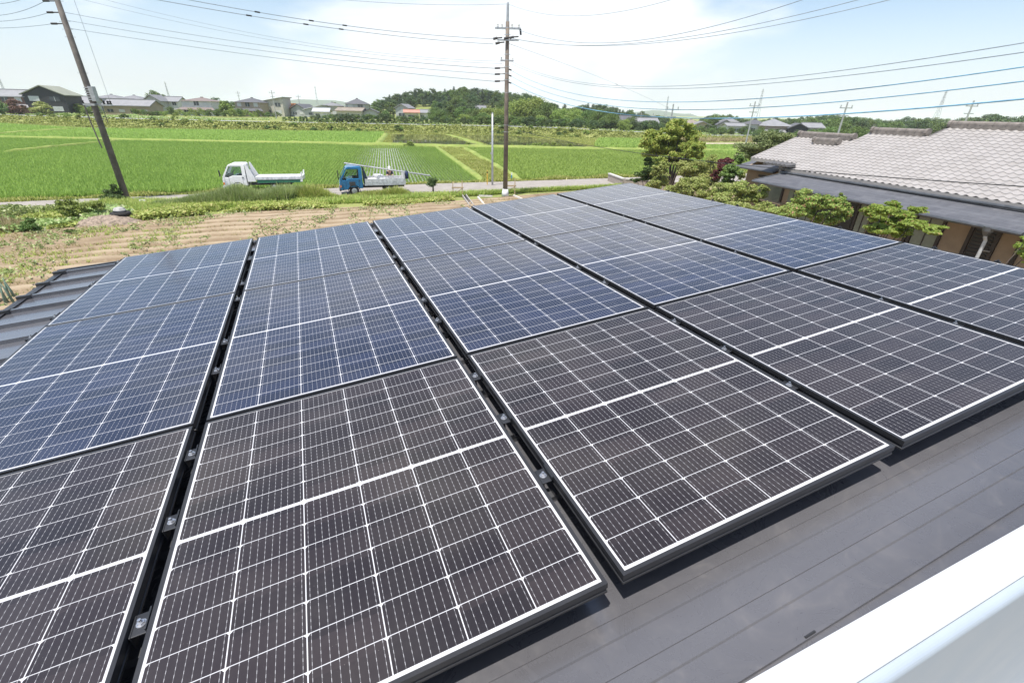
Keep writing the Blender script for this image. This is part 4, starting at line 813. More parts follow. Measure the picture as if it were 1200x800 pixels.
p = at_z(168, 239); o = MB().lathe([(0, 0), (.22, 0), (.27, .1), (.16, .24), (0, .27)], 7).build('white_stone', simple('pale_stone', (.6, .6, .58), .9), None); o.location = p; tag(o, 'pale stone in the grass right of the left pole foot', 'stone')

# ------------------------------------------------------------------ tiled house on the right
HG = Vector((13.13, 19.5, 0.38)); HE = Vector((.25, -.968, 0)).normalized(); HM = Vector((-HE.y, HE.x, 0))
HMAT = Matrix(((HE.x, HM.x, 0, HG.x), (HE.y, HM.y, 0, HG.y), (0, 0, 1, HG.z), (0, 0, 0, 1)))   # local x along the eave towards us, y up the slope
house = thing('tiled_house', 'single storey house with pale grey tiled stepped roof and tan walls', 'house', M=HMAT)
def tilemat():
    t = NT('pale_roof_tile'); p = t.obj(); a = t.noise(1.2, 4, .6, p); b = t.noise(9, 5, .7, p); r = t.n('ShaderNodeTexWhiteNoise', noise_dimensions='2D')
    sp = t.n('ShaderNodeSeparateXYZ'); t.l(p, sp.inputs[0]); cb = t.n('ShaderNodeCombineXYZ'); t.l(t.math('FLOOR', t.math('MULTIPLY', sp.outputs[0], 1 / .28)), cb.inputs[0]); t.l(t.math('FLOOR', t.math('MULTIPLY', sp.outputs[1], 1 / .235)), cb.inputs[1]); t.l(cb.outputs[0], r.inputs[0])
    c = t.mix(t.ramp(a, .3, .7), (.283, .264, .250), (.325, .304, .289)); c = t.mix(t.math('MULTIPLY', r.outputs['Value'], .30), c, (.40, .383, .373)); c = t.mix(t.ramp(b, .6, .85, 0, .3), c, (.22, .205, .20))
    return t.done(t.bsdf(c, .55, 0, .4))
m_tile = tilemat(); m_ridge = simple('ridge_tile_brown', (.20, .175, .155), .6, var=.25, scale=5); m_slate = simple('dark_slate_eave', (.075, .078, .088), .55, var=.25, scale=2.5); m_tan = simple('tan_stucco', (.33, .245, .165), .9, var=.1, scale=3)
m_post = simple('dark_timber', (.045, .034, .028), .6); m_shoji = simple('pale_green_glass', (.22, .25, .20), .12, var=.1); m_dark = simple('dark_opening', (.015, .015, .016), .4); m_gut = simple('gutter_grey', (.12, .125, .13), .35, .4)
SL = .40; PITCH = .28; COURSE = .235
def tile_z(x, y):
    """S-shaped tiles in overlapping courses"""
    w = .5 + .5 * math.sin(2 * math.pi * x / PITCH); f = (y / COURSE) % 1.0
    return 3.0 + SL * y + .036 * w ** 1.5 + .022 * (1 - f)
def top_of(x): return 3.13 if x < -2.70 else 3.88 if x < -.10 else 4.70
def low_of(x): return .58 if x < -3.0 else .03
xs = np.arange(-6.02, 9.2, PITCH / 8); ys = [.0305]
for k in range(1, 20): ys += [k * COURSE - .0005, k * COURSE + .0005]
ys += [4.70]; n = len(xs); cut = sorted({.58, 3.13, 3.88}); ys = sorted(ys + cut)
mb = MB().add([(x, yy, tile_z(x, yy)) for yy in ys for x in xs], [])
mb.f = [(j * n + i, j * n + i + 1, (j + 1) * n + i + 1, (j + 1) * n + i) for j in range(len(ys) - 1) for i in range(n - 1) if low_of(xs[i]) - 1e-4 <= ys[j] and ys[j + 1] <= top_of(xs[i]) + 1e-4]
for (x0, x1, y0, y1) in ((-6.02, -3.0, .58, 3.13), (-3.0, -2.70, .03, 3.13), (-2.70, -.10, .03, 3.88), (-.10, 9.2, .03, 4.70)):   # underside, eave edge
    z = lambda y, d: 3 + SL * y + d
    mb.add([(x0, y0, z(y0, -.13)), (x1, y0, z(y0, -.13)), (x1, y1, z(y1, -.13)), (x0, y1, z(y1, -.13)), (x0, y0, z(y0, .02)), (x1, y0, z(y0, .02))], [(0, 3, 2, 1), (0, 1, 5, 4)])
for (xx, y0, y1) in ((-6.02, .58, 3.13), (-3.0, .03, .58), (-2.70, 3.13, 3.88), (-.10, 3.88, 4.70), (9.17, .03, 4.70)): mb.add([(xx, y0, 3 + SL * y0 - .13), (xx, y1, 3 + SL * y1 - .13), (xx, y1, 3 + SL * y1 + .05), (xx, y0, 3 + SL * y0 + .05)], [(0, 1, 2, 3)])
for (x0, x1, yt) in ((-6.02, -2.70, 3.13), (-2.70, -.10, 3.88), (-.10, 9.2, 4.70)):   # back slopes
    zt = 3 + SL * yt; yb = 2 * yt - .3; zb = 3.12; mb.add([(x0, yt, zt), (x1, yt, zt), (x1, yb, zb), (x0, yb, zb), (x0, yt, zt - .13), (x1, yt, zt - .13), (x1, yb, zb - .13), (x0, yb, zb - .13)], [(0, 1, 2, 3), (7, 6, 5, 4), (0, 3, 7, 4), (1, 5, 6, 2), (3, 2, 6, 7)])
ro = MB(); ro.v, ro.f, ro.mi = mb.v, mb.f, [0] * len(mb.f); roof_o = ro.build('roof', m_tile, house)
def ridge(x0, x1, y, z, parent):
    m = MB(); m.box(x0 + .05, x1 - .05, y - .10, y + .10, z - .02, z + .15)
    m.tube([(x0, y, z + .17), (x1, y, z + .17)], .105, 10); m.tube([(x0 - .02, y, z + .16), (x0 + .10, y, z + .16)], .15, 10); m.tube([(x1 - .10, y, z + .16), (x1 + .02, y, z + .16)], .15, 10)
    x = x0 + .3
    while x < x1: m.tube([(x, y, z + .17), (x + .03, y, z + .17)], .118, 10); x += .42
    return m.build('ridge', m_ridge, parent)
for (x0, x1, y) in ((-5.95, -2.75, 3.13), (-2.62, -.16, 3.88), (-.05, 9.1, 4.70)): ridge(x0, x1, y, 3 + SL * y, roof_o)
ridge(-4.35, -2.95, 2.55, 3.02 + SL * 2.55, roof_o)
# dark lower eave along the front
def slab(pts, th=.07):
    m = MB(); n = len(pts); m.add([tuple(p) for p in pts] + [(p[0], p[1], p[2] - th) for p in pts], [tuple(range(n)), tuple(reversed(range(n, 2 * n)))] + [(i, n + i, n + (i + 1) % n, (i + 1) % n) for i in range(n)]); return m
def slatemat():
    t = NT('slate_eave'); p = t.obj(); br = t.n('ShaderNodeTexBrick'); br.inputs['Scale'].default_value = 1.0; br.inputs['Brick Width'].default_value = .9; br.inputs['Row Height'].default_value = .18; br.inputs['Mortar Size'].default_value = .006
    t.l(p, br.inputs['Vector']); br.inputs['Color1'].default_value = (.085, .087, .098, 1); br.inputs['Color2'].default_value = (.115, .118, .13, 1); br.inputs['Mortar'].default_value = (.05, .05, .055, 1)
    n = t.noise(3, 6, .7, p); return t.done(t.bsdf(t.mix(t.ramp(n, .4, .75, 0, .5), br.outputs[0], (.17, .17, .18)), .55, 0, .4))
m_slate2 = slatemat()
slab([(-3.35, -1.19, 2.50), (7.05, -1.19, 2.50), (7.05, .24, 2.93), (-2.75, .24, 2.93)]).build('lower_eave', m_slate2, house)
slab([(7.09, -1.19, 2.47), (9.3, -1.19, 2.47), (9.3, .24, 2.90), (7.09, .24, 2.90)]).build('lower_eave', m_slate2, house)
mb = MB(); mb.tube([(-3.4, -1.25, 2.45), (7.05, -1.25, 2.45)], .055, 8); mb.tube([(7.1, -1.25, 2.43), (9.3, -1.25, 2.43)], .055, 8); mb.tube([(-3.38, -1.2, 2.5), (-2.78, .22, 2.95)], .03, 6); mb.build('gutter', m_gut, house)
MB().tube([(-3.1, -.08, 2.88), (9.2, -.08, 2.93)], .05, 8).build('gutter', m_gut, house)
# left wing eave
slab([(-8.45, 1.72, 2.60), (-5.4, 1.72, 2.60), (-5.4, 2.9, 2.97), (-8.3, 2.9, 2.97)]).build('lower_eave', m_slate2, house); MB().tube([(-8.5, 1.66, 2.55), (-5.4, 1.66, 2.55)], .05, 8).build('gutter', m_gut, house)
mb = MB(); mb.box(-8.1, -3.0, 2.3, 2.42, -.4, 2.75); mb.box(-3.0, 9.2, .22, .34, -.4, 2.86); mb.box(-3.0, -2.88, .34, 2.3, -.4, 3.2); mb.box(-8.1, -7.98, 2.42, 6.0, -.4, 2.8); mb.box(-6.0, 9.2, 6.0, 6.1, -.4, 3.0); mb.box(9.1, 9.2, .34, 6.0, -.4, 3.0)
for x, yt in ((-5.9, 3.13), (-2.62, 3.88), (-.02, 4.70), (9.05, 4.70)): mb.prism([(.5, 2.9), (2 * yt - .5, 2.9), (yt, 2.88 + SL * yt - .16)], 'x', x, x + .08)
mb.build('wall', m_tan, house)
for x in (-2.95, -1.9, -.9, .1, 1.05, 2.25, 3.15, 3.30, 4.22, 5.05, 5.78, 6.38, 7.4, 8.6): MB().box(x - .05, x + .05, .155, .218, -.4, 2.70).build('post', m_post, house)
MB().box(-2.9, 9.0, .17, .217, 2.30, 2.42).build('lintel', m_post, house)
for (x0, x1, z0, z1) in ((3.36, 4.16, .3, 2.28), (1.12, 1.60, .3, 2.28), (-2.55, -1.95, .3, 2.2)):
    w = MB().box(x0, x1, .19, .215, z0, z1).build('window', m_shoji, house); MB().box((x0 + x1) / 2 - .02, (x0 + x1) / 2 + .02, .178, .189, z0, z1).build('mullion', m_post, w)
MB().box(1.66, 2.20, .19, .215, .3, 2.28).build('window', m_dark, house); MB().box(-.8, .95, .19, .215, .3, 2.28).build('window', m_dark, house); MB().box(-1.85, -.95, .19, .215, .3, 2.28).build('window', m_shoji, house)
lv = MB().box(5.12, 5.72, .20, .217, .2, 2.26).build('louvre_door', m_dark, house); mb = MB()
for k in range(18): mb.box(5.15, 5.69, .165, .195, .3 + k * .108, .34 + k * .108)
mb.build('slats', m_post, lv); MB().tube([(5.62, .13, 1.55), (5.78, .13, 1.57)], .022, 6).build('door_handle', m_steel, lv)
pipe = MB().tube([(6.25, -1.2, 2.30), (6.25, -1.2, 2.18), (6.25, -1.12, 2.08), (6.25, -1.12, -.37)], .045, 8).build('downpipe', simple('pale_pipe', (.45, .46, .46), .35), house); MB().lathe([(.05, -.14), (.13, 0), (.13, .12), (.05, .12)], 8, 0, Matrix.Translation((6.25, -1.22, 2.36))).build('rain_head', m_gut, pipe)
w = MB().box(-7.0, -5.2, 2.26, 2.295, .8, 2.15).build('window', m_shoji, house); MB().box(-7.1, -5.1, 2.24, 2.259, 2.16, 2.26).build('frame', m_post, w)
pk = thing('gable_ornament_tile', 'short row of roof tiles on a bracket at the left eave end', 'tile rack', M=HMAT @ Matrix.Translation((-2.95, -.02, 3.16)))
mb = MB(); mb.box(-1.15, .35, -.28, .24, -.03, .0)
for k in range(6): mb.tube([(-1.02 + k * .25, -.3, .02), (-1.02 + k * .25, .26, .05)], .06, 8)
mb.build('tile_row', simple('dark_tile', (.13, .125, .125), .5), pk); MB().prism([(-.35, -.02), (-.05, -.02), (-.12, -.2), (-.14, -.46), (-.22, -.46), (-.24, -.2)], 'y', -.1, .1).build('bracket', m_ridge, pk)
o = MB().box(-.65, .65, -.16, .16, -.025, .025).build('plank_shelf', wood, None); o.matrix_world = HMAT @ Matrix.Translation((-2.6, -.55, 1.62)); tag(o, 'weathered wooden shelf plank sticking out under the left end of the eave', 'shelf')
MBs = MB().box(-.5, -.44, -.1, .1, -2.0, -.025).box(.44, .5, -.1, .1, -2.0, -.025).build('leg', wood, o)

# ------------------------------------------------------------------ trees and shrubs
m_bark = simple('bark', (.075, .058, .045), .9, var=.3, scale=6, bstr=.5)
def leaf_cloud(clumps, n, size, updir=.45, shell=.55, asp=.55, rr=None):
    rr = rr or rng; wts = np.array([c[3] * c[4] + c[3] * c[5] + c[4] * c[5] for c in clumps]); wts = wts / wts.sum(); k = rr.choice(len(clumps), n, p=wts); Cc = np.array(clumps)[k]
    d = rr.normal(size=(n, 3)); d /= np.linalg.norm(d, axis=1, keepdims=True); r = (shell + (1 - shell) * rr.uniform(0, 1, (n, 1)) ** .6) * (1 + .19 * rr.normal(size=(n, 1)))
    C = Cc[:, :3] + d * r * Cc[:, 3:6]; Nn = d * .6 + np.array([0, 0, updir]) + rr.normal(size=(n, 3)) * .55
    return cards(C, Nn, size * rr.uniform(.55, 1.35, n), asp)
def clump_set(seed, kind, n):
    """ellipsoid clumps for a unit-high tree; kind sets the outline"""
    r = np.random.default_rng(seed); out = []
    for i in range(n):
        a = r.uniform(0, 6.283); t = (i + .5) / n
        if kind == 'broad': z = .16 + .72 * t; R0 = .40 * math.sin(math.pi * (.22 + .74 * t)) ** .7; q = R0 * math.sqrt(r.uniform(.1, 1)); s = r.uniform(.10, .17)
        elif kind == 'round': z = .16 + .70 * t; R0 = .50 * math.sin(math.pi * (.22 + .70 * t)) ** .8; q = R0 * math.sqrt(r.uniform(.1, 1)); s = r.uniform(.14, .22)
        elif kind == 'dome': z = .20 + .6 * t; R0 = .95 * (1 - t * .85); q = R0 * math.sqrt(r.uniform(.2, 1)); s = r.uniform(.15, .24)
        elif kind == 'conifer': z = .12 + .84 * t; R0 = .24 * (1.05 - t) + .015; q = R0 * r.uniform(.3, 1); s = .06 + .08 * (1 - t)
        elif kind == 'pine': z = .55 + .40 * t; R0 = .26 * (1.1 - .6 * t); q = R0 * r.uniform(.2, 1); s = r.uniform(.08, .13)
        fl = .72 if kind != 'conifer' else .6
        out.append((q * math.cos(a), q * math.sin(a), z, s * r.uniform(.85, 1.3), s * r.uniform(.85, 1.3), s * fl))
    return out
def limb_trunk(h0, h1, r0, lean, seed, nl=6, spread=.25):
    r = np.random.default_rng(seed); mb = MB(); top = Vector((lean[0], lean[1], h1)); pts = [Vector((0, 0, -.02)), Vector((lean[0] * .3 + r.normal() * .01, lean[1] * .3, h0 * .6)), Vector((lean[0] * .6, lean[1] * .6, (h0 + h1) / 2)), top]
    mb.tube(pts, [r0, r0 * .8, r0 * .5, r0 * .12], 8)
    for k in range(nl):
        z = h0 + (h1 - h0) * (k / nl) * .7; f = z / h1; b = Vector((lean[0] * f, lean[1] * f, z)); a = k * 2.4 + r.uniform(-.4, .4); e = b + Vector((math.cos(a) * spread, math.sin(a) * spread, spread * r.uniform(.5, 1.1)))
        mb.tube([b, (b + e) / 2 + Vector((0, 0, -.02 * spread)), e], [r0 * .42, r0 * .28, r0 * .06], 6)
    return mb
def proto_tree(name, label, cat, kind, seed, ncl, nleaf, leaf, mat, trunk, group):
    t = thing(name, label, cat, (0, 0, -500), group=group); r = np.random.default_rng(seed)
    V, Fc = leaf_cloud(clump_set(seed, kind, ncl), nleaf, leaf, rr=r, asp=.6); link('crown', np_mesh('crown', V, Fc), mat, t)
    if trunk: limb_trunk(*trunk).build('trunk', m_bark, t, True)
    return t
def place(proto, loc, h, wx=1.0, rz=None, label=None, used=set()):
    if proto.name not in used: used.add(proto.name); o = proto
    else: o = copy_tree(proto)
    o.location = loc; o.rotation_euler = (0, 0, rng.uniform(0, 6.28) if rz is None else rz); o.scale = (h * wx, h * wx, h)
    if label: o['label'] = label
    return o
lm_dk = leafmat('dark_wood_leaf', (.045, .085, .028), (.10, .155, .052), trans=.2, scale=1.2); lm_md = leafmat('mid_wood_leaf', (.075, .135, .028), (.17, .245, .062), trans=.25, scale=1.2); lm_con = leafmat('conifer_leaf', (.036, .066, .036), (.075, .115, .06), trans=.1, scale=1.2)
lm_ol = leafmat('olive_leaf', (.12, .15, .05), (.22, .24, .095), trans=.2, scale=1.2); lm_gr = leafmat('fresh_leaf', (.16, .245, .05), (.34, .42, .10), trans=.3, scale=1.2)
GW = 'trees on the far wooded rise'
pr_b1 = proto_tree('broadleaf_tree', 'mid green broadleaf tree among the others on the far wooded rise', 'tree', 'broad', 11, 26, 2600, .062, lm_md, (.25, .8, .03, (.02, 0), 1), GW)
pr_b2 = proto_tree('broadleaf_tree', 'dark green broadleaf tree among the others on the far wooded rise', 'tree', 'broad', 12, 24, 2600, .062, lm_dk, (.25, .8, .03, (0, .02), 2), GW)
pr_c1 = proto_tree('conifer_tree', 'dark pointed conifer among the others on the far wooded rise', 'tree', 'conifer', 13, 46, 2200, .045, lm_con, (.1, .97, .022, (0, 0), 3, 3, .06), GW)
pr_p1 = proto_tree('pine_tree', 'dark flat topped pine among the others on the far wooded rise', 'tree', 'pine', 14, 16, 1700, .05, lm_con, (.5, .9, .022, (.03, 0), 4, 5, .18), GW)
prof_w = [(402, 131), (415, 124), (428, 126), (440, 116), (455, 113), (470, 108), (490, 104), (520, 103), (540, 100), (560, 103), (590, 106), (612, 108), (630, 112), (650, 120), (668, 124), (690, 121), (715, 123), (740, 128), (768, 134), (795, 137)]
PX, PT = np.array(prof_w, float).T
wood_n = 0
for row, (Y0, dY, off, step, kinds) in enumerate(((236, 10, 1, 6.5, 'cbpd'), (215, 9, 0, 7, 'bcdb'), (197, 9, 3.5, 7.5, 'dcbd'), (180, 7, 8, 8.5, 'bdbc'), (165, 6, 12, 9.5, 'bbdb'), (152, 5, 17, 10, 'bbdb'), (143, 4, 22, 11, 'bdbb'))):
    x = 404 + row * 3
    while x < 792:
        yt = np.interp(x, PX, PT) + off + rng.uniform(-1.5, 3.5); Y = fy(x, Y0 + rng.uniform(-dY, dY)); k = kinds[rng.integers(4)]
        p = at_y(x + rng.uniform(-3, 3), 130, Y); g = float(height(p.x, p.y)); h = top_z(p.x, p.y, yt) - g
        if h > 1.6:
            pr = {'c': pr_c1, 'b': pr_b1, 'd': pr_b2, 'p': pr_p1}[k]; w = {'c': 1.05, 'b': .95, 'd': .95, 'p': 1}[k] * rng.uniform(.85, 1.2)
            if h < 6: w *= 1.5
            if not (557 < x < 580 and 3 <= row <= 5) and not (461 < x < 507 and row >= 3) and not (404 < x < 440 and row >= 4): place(pr, (p.x, p.y, g), h, w); wood_n += 1
        x += step * rng.uniform(.75, 1.25)
# big bright trees in front of the wood
pr_f = proto_tree('bushy_tree', 'bright green spreading tree at the foot of the wooded rise beside the far road', 'tree', 'round', 21, 34, 4200, .052, lm_gr, (.2, .75, .03, (0, 0), 5), 'bright trees at the foot of the wood')
pr_fd = proto_tree('bushy_tree', 'deep green spreading tree at the foot of the wooded rise beside the far road', 'tree', 'round', 22, 34, 4200, .052, lm_md, (.2, .75, .03, (0, 0), 6), 'bright trees at the foot of the wood')
for (x, yt, Y, wx, d) in ((516, 128, 126, 1.25, 2), (545, 133, 124, 1.2, 0), (566, 131, 130, 1.1, 1), (586, 126, 128, 1.1, 0), (606, 114, 132, .95, 0), (622, 112, 130, 1.0, 0), (640, 118, 127, 1.0, 1), (633, 134, 120, 1.2, 0), (656, 126, 124, 1.0, 0), (672, 126, 122, 1.0, 0), (688, 128, 118, 1.0, 1), (700, 127, 112, .85, 3), (716, 131, 111, 1.0, 3), (735, 139, 110, 1.0, 0), (662, 140, 114, 1.3, 0), (610, 136, 118, 1.3, 1), (585, 139, 117, 1.3, 0), (560, 141, 118, 1.3, 1), (530, 141, 119, 1.2, 1), (560, 127.0, 140, 1.4, 1), (572, 125.5, 139, 1.3, 0), (552, 126, 141, 1.2, 1), (740, 136, 125, 1.0, 1)):
    Y = fy(x, Y); p = at_y(x, 150, Y); p.y = max(p.y, float(bank_y(p.x)) + 11.5); g = float(height(p.x, p.y)); h = top_z(p.x, p.y, yt) - g; wx *= 1.25
    o = place(pr_f if d == 0 else pr_fd, (p.x, p.y, g), h, wx)
    if d == 2: o['label'] = 'olive round tree standing apart in front of the wooded rise'
    if d == 3: o['label'] = 'large dark green round tree at the right end of the wood' if x == 700 else 'second dark round tree at the right end of the wood'
# clipped hedge shrubs along the far road
pr_h = proto_tree('hedge_shrub', 'dark green rounded shrub in the hedge line behind the far road', 'shrub', 'round', 31, 22, 1500, .085, lm_dk, None, 'hedge shrubs behind the far road')
pr_h2 = proto_tree('hedge_shrub', 'mid green rounded shrub in the hedge line behind the far road', 'shrub', 'round', 32, 22, 1500, .085, lm_md, None, 'hedge shrubs behind the far road')
x = 334
while x < 556:
    Y = float(bank_y((x - 600) / F * 150)) + 12.5; p = at_y(x, 145, Y); g = float(height(p.x, p.y)); h = top_z(p.x, p.y, np.interp(x, (330, 370, 400, 440, 556), (138, 134, 132, 133, 138)) + rng.uniform(-1, 1.5)) - g
    place(pr_h if rng.uniform() < .6 else pr_h2, (p.x, p.y, g), max(h, 1.2), 1.0); x += rng.uniform(5.5, 8)
x = 556
while x < 770:
    Y = float(bank_y((x - 600) / F * 145)) + 11.5 + rng.uniform(0, 3); p = at_y(x, 145, Y); g = float(height(p.x, p.y)); place(pr_h2 if rng.uniform() < .6 else pr_h, (p.x, p.y, g), rng.uniform(1.4, 3.2), 1.3); x += rng.uniform(4.5, 7)
# low garden shrubs in front of the left houses
pr_g = proto_tree('garden_shrub', 'low green garden shrub in front of the far left houses', 'shrub', 'round', 33, 18, 900, .10, lm_md, None, 'garden shrubs before the left houses')
pr_g2 = proto_tree('garden_shrub', 'fresh green garden shrub in front of the far left houses', 'shrub', 'round', 34, 18, 900, .10, lm_gr, None, 'garden shrubs before the left houses')
for x in list(np.arange(92, 120, 5)) + list(np.arange(160, 330, 5.2)):
    Y = fy(x, 150 + rng.uniform(-5, 3)); p = at_y(x, 140, Y); g = float(height(p.x, p.y)); place(pr_g if rng.uniform() < .6 else pr_g2, (p.x, p.y, g), rng.uniform(1.3, 3.0), rng.uniform(.9, 1.3))
# bank shrubs
pr_k = proto_tree('bank_shrub', 'low green bush on the weedy bank below the far road', 'shrub', 'dome', 35, 14, 700, .20, lm_md, None, 'bushes on the bank'); pr_k2 = proto_tree('bank_shrub', 'light green bush on the weedy bank below the far road', 'shrub', 'dome', 36, 14, 700, .20, lm_gr, None, 'bushes on the bank')
for k in range(60):
    x = rng.uniform(8, 700); X0 = (x - 600) / F * 135; Y = float(bank_y(X0)) + rng.uniform(0, 4.5); p = at_y(x, 148, Y); place(pr_k if rng.uniform() < .5 else pr_k2, (p.x, p.y, float(height(p.x, p.y))), rng.uniform(.5, 1.2), rng.uniform(.9, 1.4))
pr_k3 = proto_tree('pond_shrub', 'low green bush on the ridge between pond and near paddies', 'shrub', 'dome', 37, 14, 700, .20, lm_gr, None, 'bushes beside the pond')
for x, y in ((548, 170), (600, 172), (612, 172), (618, 171), (626, 172), (632, 171.5), (640, 172), (648, 171), (655, 172), (668, 172), (560, 171), (470, 169), (480, 170)):
    p = at_z(x, y + 1.5); place(pr_k3, (p.x, p.y, 0), rng.uniform(.5, 1.0), rng.uniform(.8, 1.2))
# trees among the left houses and along the right horizon
GL = 'trees behind the far houses'
for (x, yt, Y, pr, wx, lab) in ((174, 117, 210, pr_b2, 1.2, 'dark low tree behind the leftmost pale houses'), (186, 104, 214, pr_b1, .95, 'tallest tree behind the row of pale houses on the left'), (196, 110, 210, pr_b2, .9, 'dark tree right of the tallest tree behind the pale houses'), (206, 113, 212, pr_b2, .9, 'dark tree behind the small white gabled house'), (220, 116, 214, pr_b1, 1.2, 'broad tree behind the red roofed white house'), (235, 114, 214, pr_b1, 1.2, 'second broad tree behind the red roofed white house'), (256, 113, 200, pr_b2, 1.1, 'dark round tree between the red roofed and grey hipped houses'), (268, 117, 196, pr_b1, 1.0, 'light tree leaning beside the grey hipped house'), (275, 118, 205, pr_b1, 1.1, 'small tree behind the grey hipped house'), (393, 119, 205, pr_b1, 1.1, 'round tree left of the big gabled traditional house'), (400, 123, 190, pr_b1, 1.2, 'yellowish bush left of the big gabled traditional house'), (356, 122, 190, pr_c1, 1.3, 'small conifer between the low grey roofs')):
    Y = fy(x, Y); p = at_y(x, 130, Y); g = float(height(p.x, p.y)); o = place(pr, (p.x, p.y, g), top_z(p.x, p.y, yt) - g, wx); o['label'] = lab; o['group'] = GL
prR = [(800, 138), (815, 139), (835, 133), (850, 132), (865, 134), (880, 138), (900, 138), (930, 137), (955, 134), (975, 133), (1000, 134), (1020, 138), (1040, 139), (1065, 136), (1090, 137), (1110, 139), (1130, 137), (1150, 134), (1160, 130), (1175, 136), (1200, 134), (1230, 134)]
QX, QT = np.array(prR, float).T
pr_r1 = proto_tree('horizon_tree', 'mid green tree in the long wood along the right horizon', 'tree', 'round', 41, 22, 1500, .075, lm_md, None, 'trees along the right horizon'); pr_r2 = proto_tree('horizon_tree', 'dark green tree in the long wood along the right horizon', 'tree', 'broad', 42, 24, 1500, .08, lm_dk, None, 'trees along the right horizon')
for Y0, st, off in ((330, 8, 0), (290, 9, 2.5), (255, 11, 5)):
    x = 790
    while x < 1230:
        p = at_y(x, 140, fy(x, Y0 + rng.uniform(-12, 12))); g = float(height(p.x, p.y)); h = top_z(p.x, p.y, np.interp(x, QX, QT) + off + rng.uniform(-1, 2.5)) - g
        if h > 1.5 and not (off > 2 and 905 < x < 945): place(pr_r1 if rng.uniform() < .5 else pr_r2, (p.x, p.y, g), h, 1.25)
        x += st * rng.uniform(.8, 1.2)
for (x, yt, Y, wx, lab) in ((1018, 139, 190, 1.0, 'light green tree behind the tiled house ridge'), (985, 141, 150, 1.4, 'broad green tree left of the leaning looking distant pole'), (1003, 146, 120, 1.5, 'bush cluster below the distant pole behind the roof ridge'), (975, 147, 125, 1.4, 'bush left of the distant pole behind the roof ridge'), (905, 150, 140, 1.5, 'low bush in front of the big hipped farmhouse'), (890, 151, 141, 1.3, 'second low bush in front of the big hipped farmhouse')):
    Y = fy(x, Y); p = at_y(x, 150, Y); g = float(height(p.x, p.y)); o = place(pr_r1, (p.x, p.y, g), top_z(p.x, p.y, yt) - g, wx); o['label'] = lab; o['group'] = 'trees near the right village'

# garden between roof and tiled house
def near_tree(name, label, cat, base, ctr_px, Y, clumps_px, n, size, mat, trunk=None, extra=None, updir=.45, shell=.45, group=None):
    """clumps_px: (x, y, rx, ry) in photo pixels at distance Y, turned into ellipsoids in the world"""
    b = Vector(base); t = thing(name, label, cat, b, group=group); sc = []
    for c in clumps_px:
        x, y, rx, ry = c[:4]; dy = c[4] if len(c) > 4 else 0; p = at_y(x, y, Y + dy); q = at_y(x + rx, y, Y + dy); w = at_y(x, y - ry, Y + dy); rxm = (q - p).length; rzm = abs(w.z - p.z)
        sc.append((p.x - b.x, p.y - b.y, p.z - b.z, rxm, rxm * .9, rzm))
    sub = []   # each mass of leaves breaks up into smaller sprays
    for c in sc:
        for _ in range(15):
            dd = rng.normal(size=3); dd /= np.linalg.norm(dd); q = rng.uniform(.45, 1.0); f = rng.uniform(.28, .50); sub.append((c[0] + dd[0] * c[3] * q, c[1] + dd[1] * c[4] * q, c[2] + dd[2] * c[5] * q, c[3] * f, c[4] * f, c[5] * f * .8))
    V, Fc = leaf_cloud(sub, n, size, updir, .25); link('crown', np_mesh('crown', V, Fc), mat, t)
    if trunk:
        mb = MB(); tops = []
        for c in sc[:trunk[1]]:
            e = Vector(c[:3]); mid = Vector((e.x * .25, e.y * .25, e.z * .45)); mb.tube([(0, 0, -.1), mid * .55 + Vector((random.uniform(-.05, .05), 0, 0)), mid, e], [trunk[0], trunk[0] * .85, trunk[0] * .6, trunk[0] * .15], 8)
        mb.build('trunk', m_bark, t, True)
    return t
lm_gold = leafmat('golden_green_leaf', (.17, .235, .04), (.39, .42, .095), tip=(.46, .47, .12), tipamt=.22, trans=.42, scale=1.0); lm_ygr = leafmat('yellow_green_leaf', (.23, .31, .07), (.46, .52, .17), tip=(.42, .42, .17), tipamt=.18, trans=.35, scale=1.5)
lm_mpl = leafmat('maple_leaf', (.20, .29, .045), (.39, .47, .11), tip=(.45, .33, .14), tipamt=.05, trans=.5, scale=1.5); lm_veranda = leafmat('veranda_leaf', (.17, .25, .05), (.38, .44, .12), tip=(.42, .25, .13), tipamt=.09, trans=.35, scale=1.5); lm_red = leafmat('dark_red_leaf', (.10, .03, .03), (.19, .065, .055), trans=.25, scale=1.5); lm_pine = leafmat('pine_needle', (.10, .20, .045), (.21, .34, .085), trans=.2, scale=1.5); lm_deep = leafmat('deep_garden_leaf', (.045, .095, .022), (.12, .19, .045), trans=.2, scale=1.5)
rgc = random.Random(5)
cl = [(797, 150, 15, 9), (806, 158, 14, 9), (783, 158, 18, 10), (769, 160, 13, 8), (765, 170, 13, 9), (787, 168, 18, 10), (809, 172, 14, 9), (818, 180, 8, 8), (776, 181, 18, 9), (800, 184, 16, 9), (790, 146, 9, 6), (758, 165, 8, 5), (770, 188, 10, 6), (814, 165, 8, 6), (800, 143, 5, 4), (792, 178, 14, 8)]
cl = [c + (rgc.uniform(-1.5, 1.5),) for c in cl]
bt_ = at_y(784, 226, 33.5); near_tree('garden_tree', 'large round golden green tree at the garden corner by the low wall', 'tree', (bt_.x, bt_.y, 0), None, 33.5, cl, 27000, .17, lm_gold, (.12, 7))
def bush(label, name, Y, cl, n, size, mat, trunk=(.05, 4), cat='shrub', updir=.4, shell=.4):
    n = int(n * 2.1); size *= .82; x = sum(c[0] for c in cl) / len(cl); p = at_y(x, 200, Y); return near_tree(name, label, cat, (p.x, p.y, 0), None, Y, [c + (rgc.uniform(-.5, .5),) if len(c) == 4 else c for c in cl], n, size, mat, trunk, None, updir, shell)
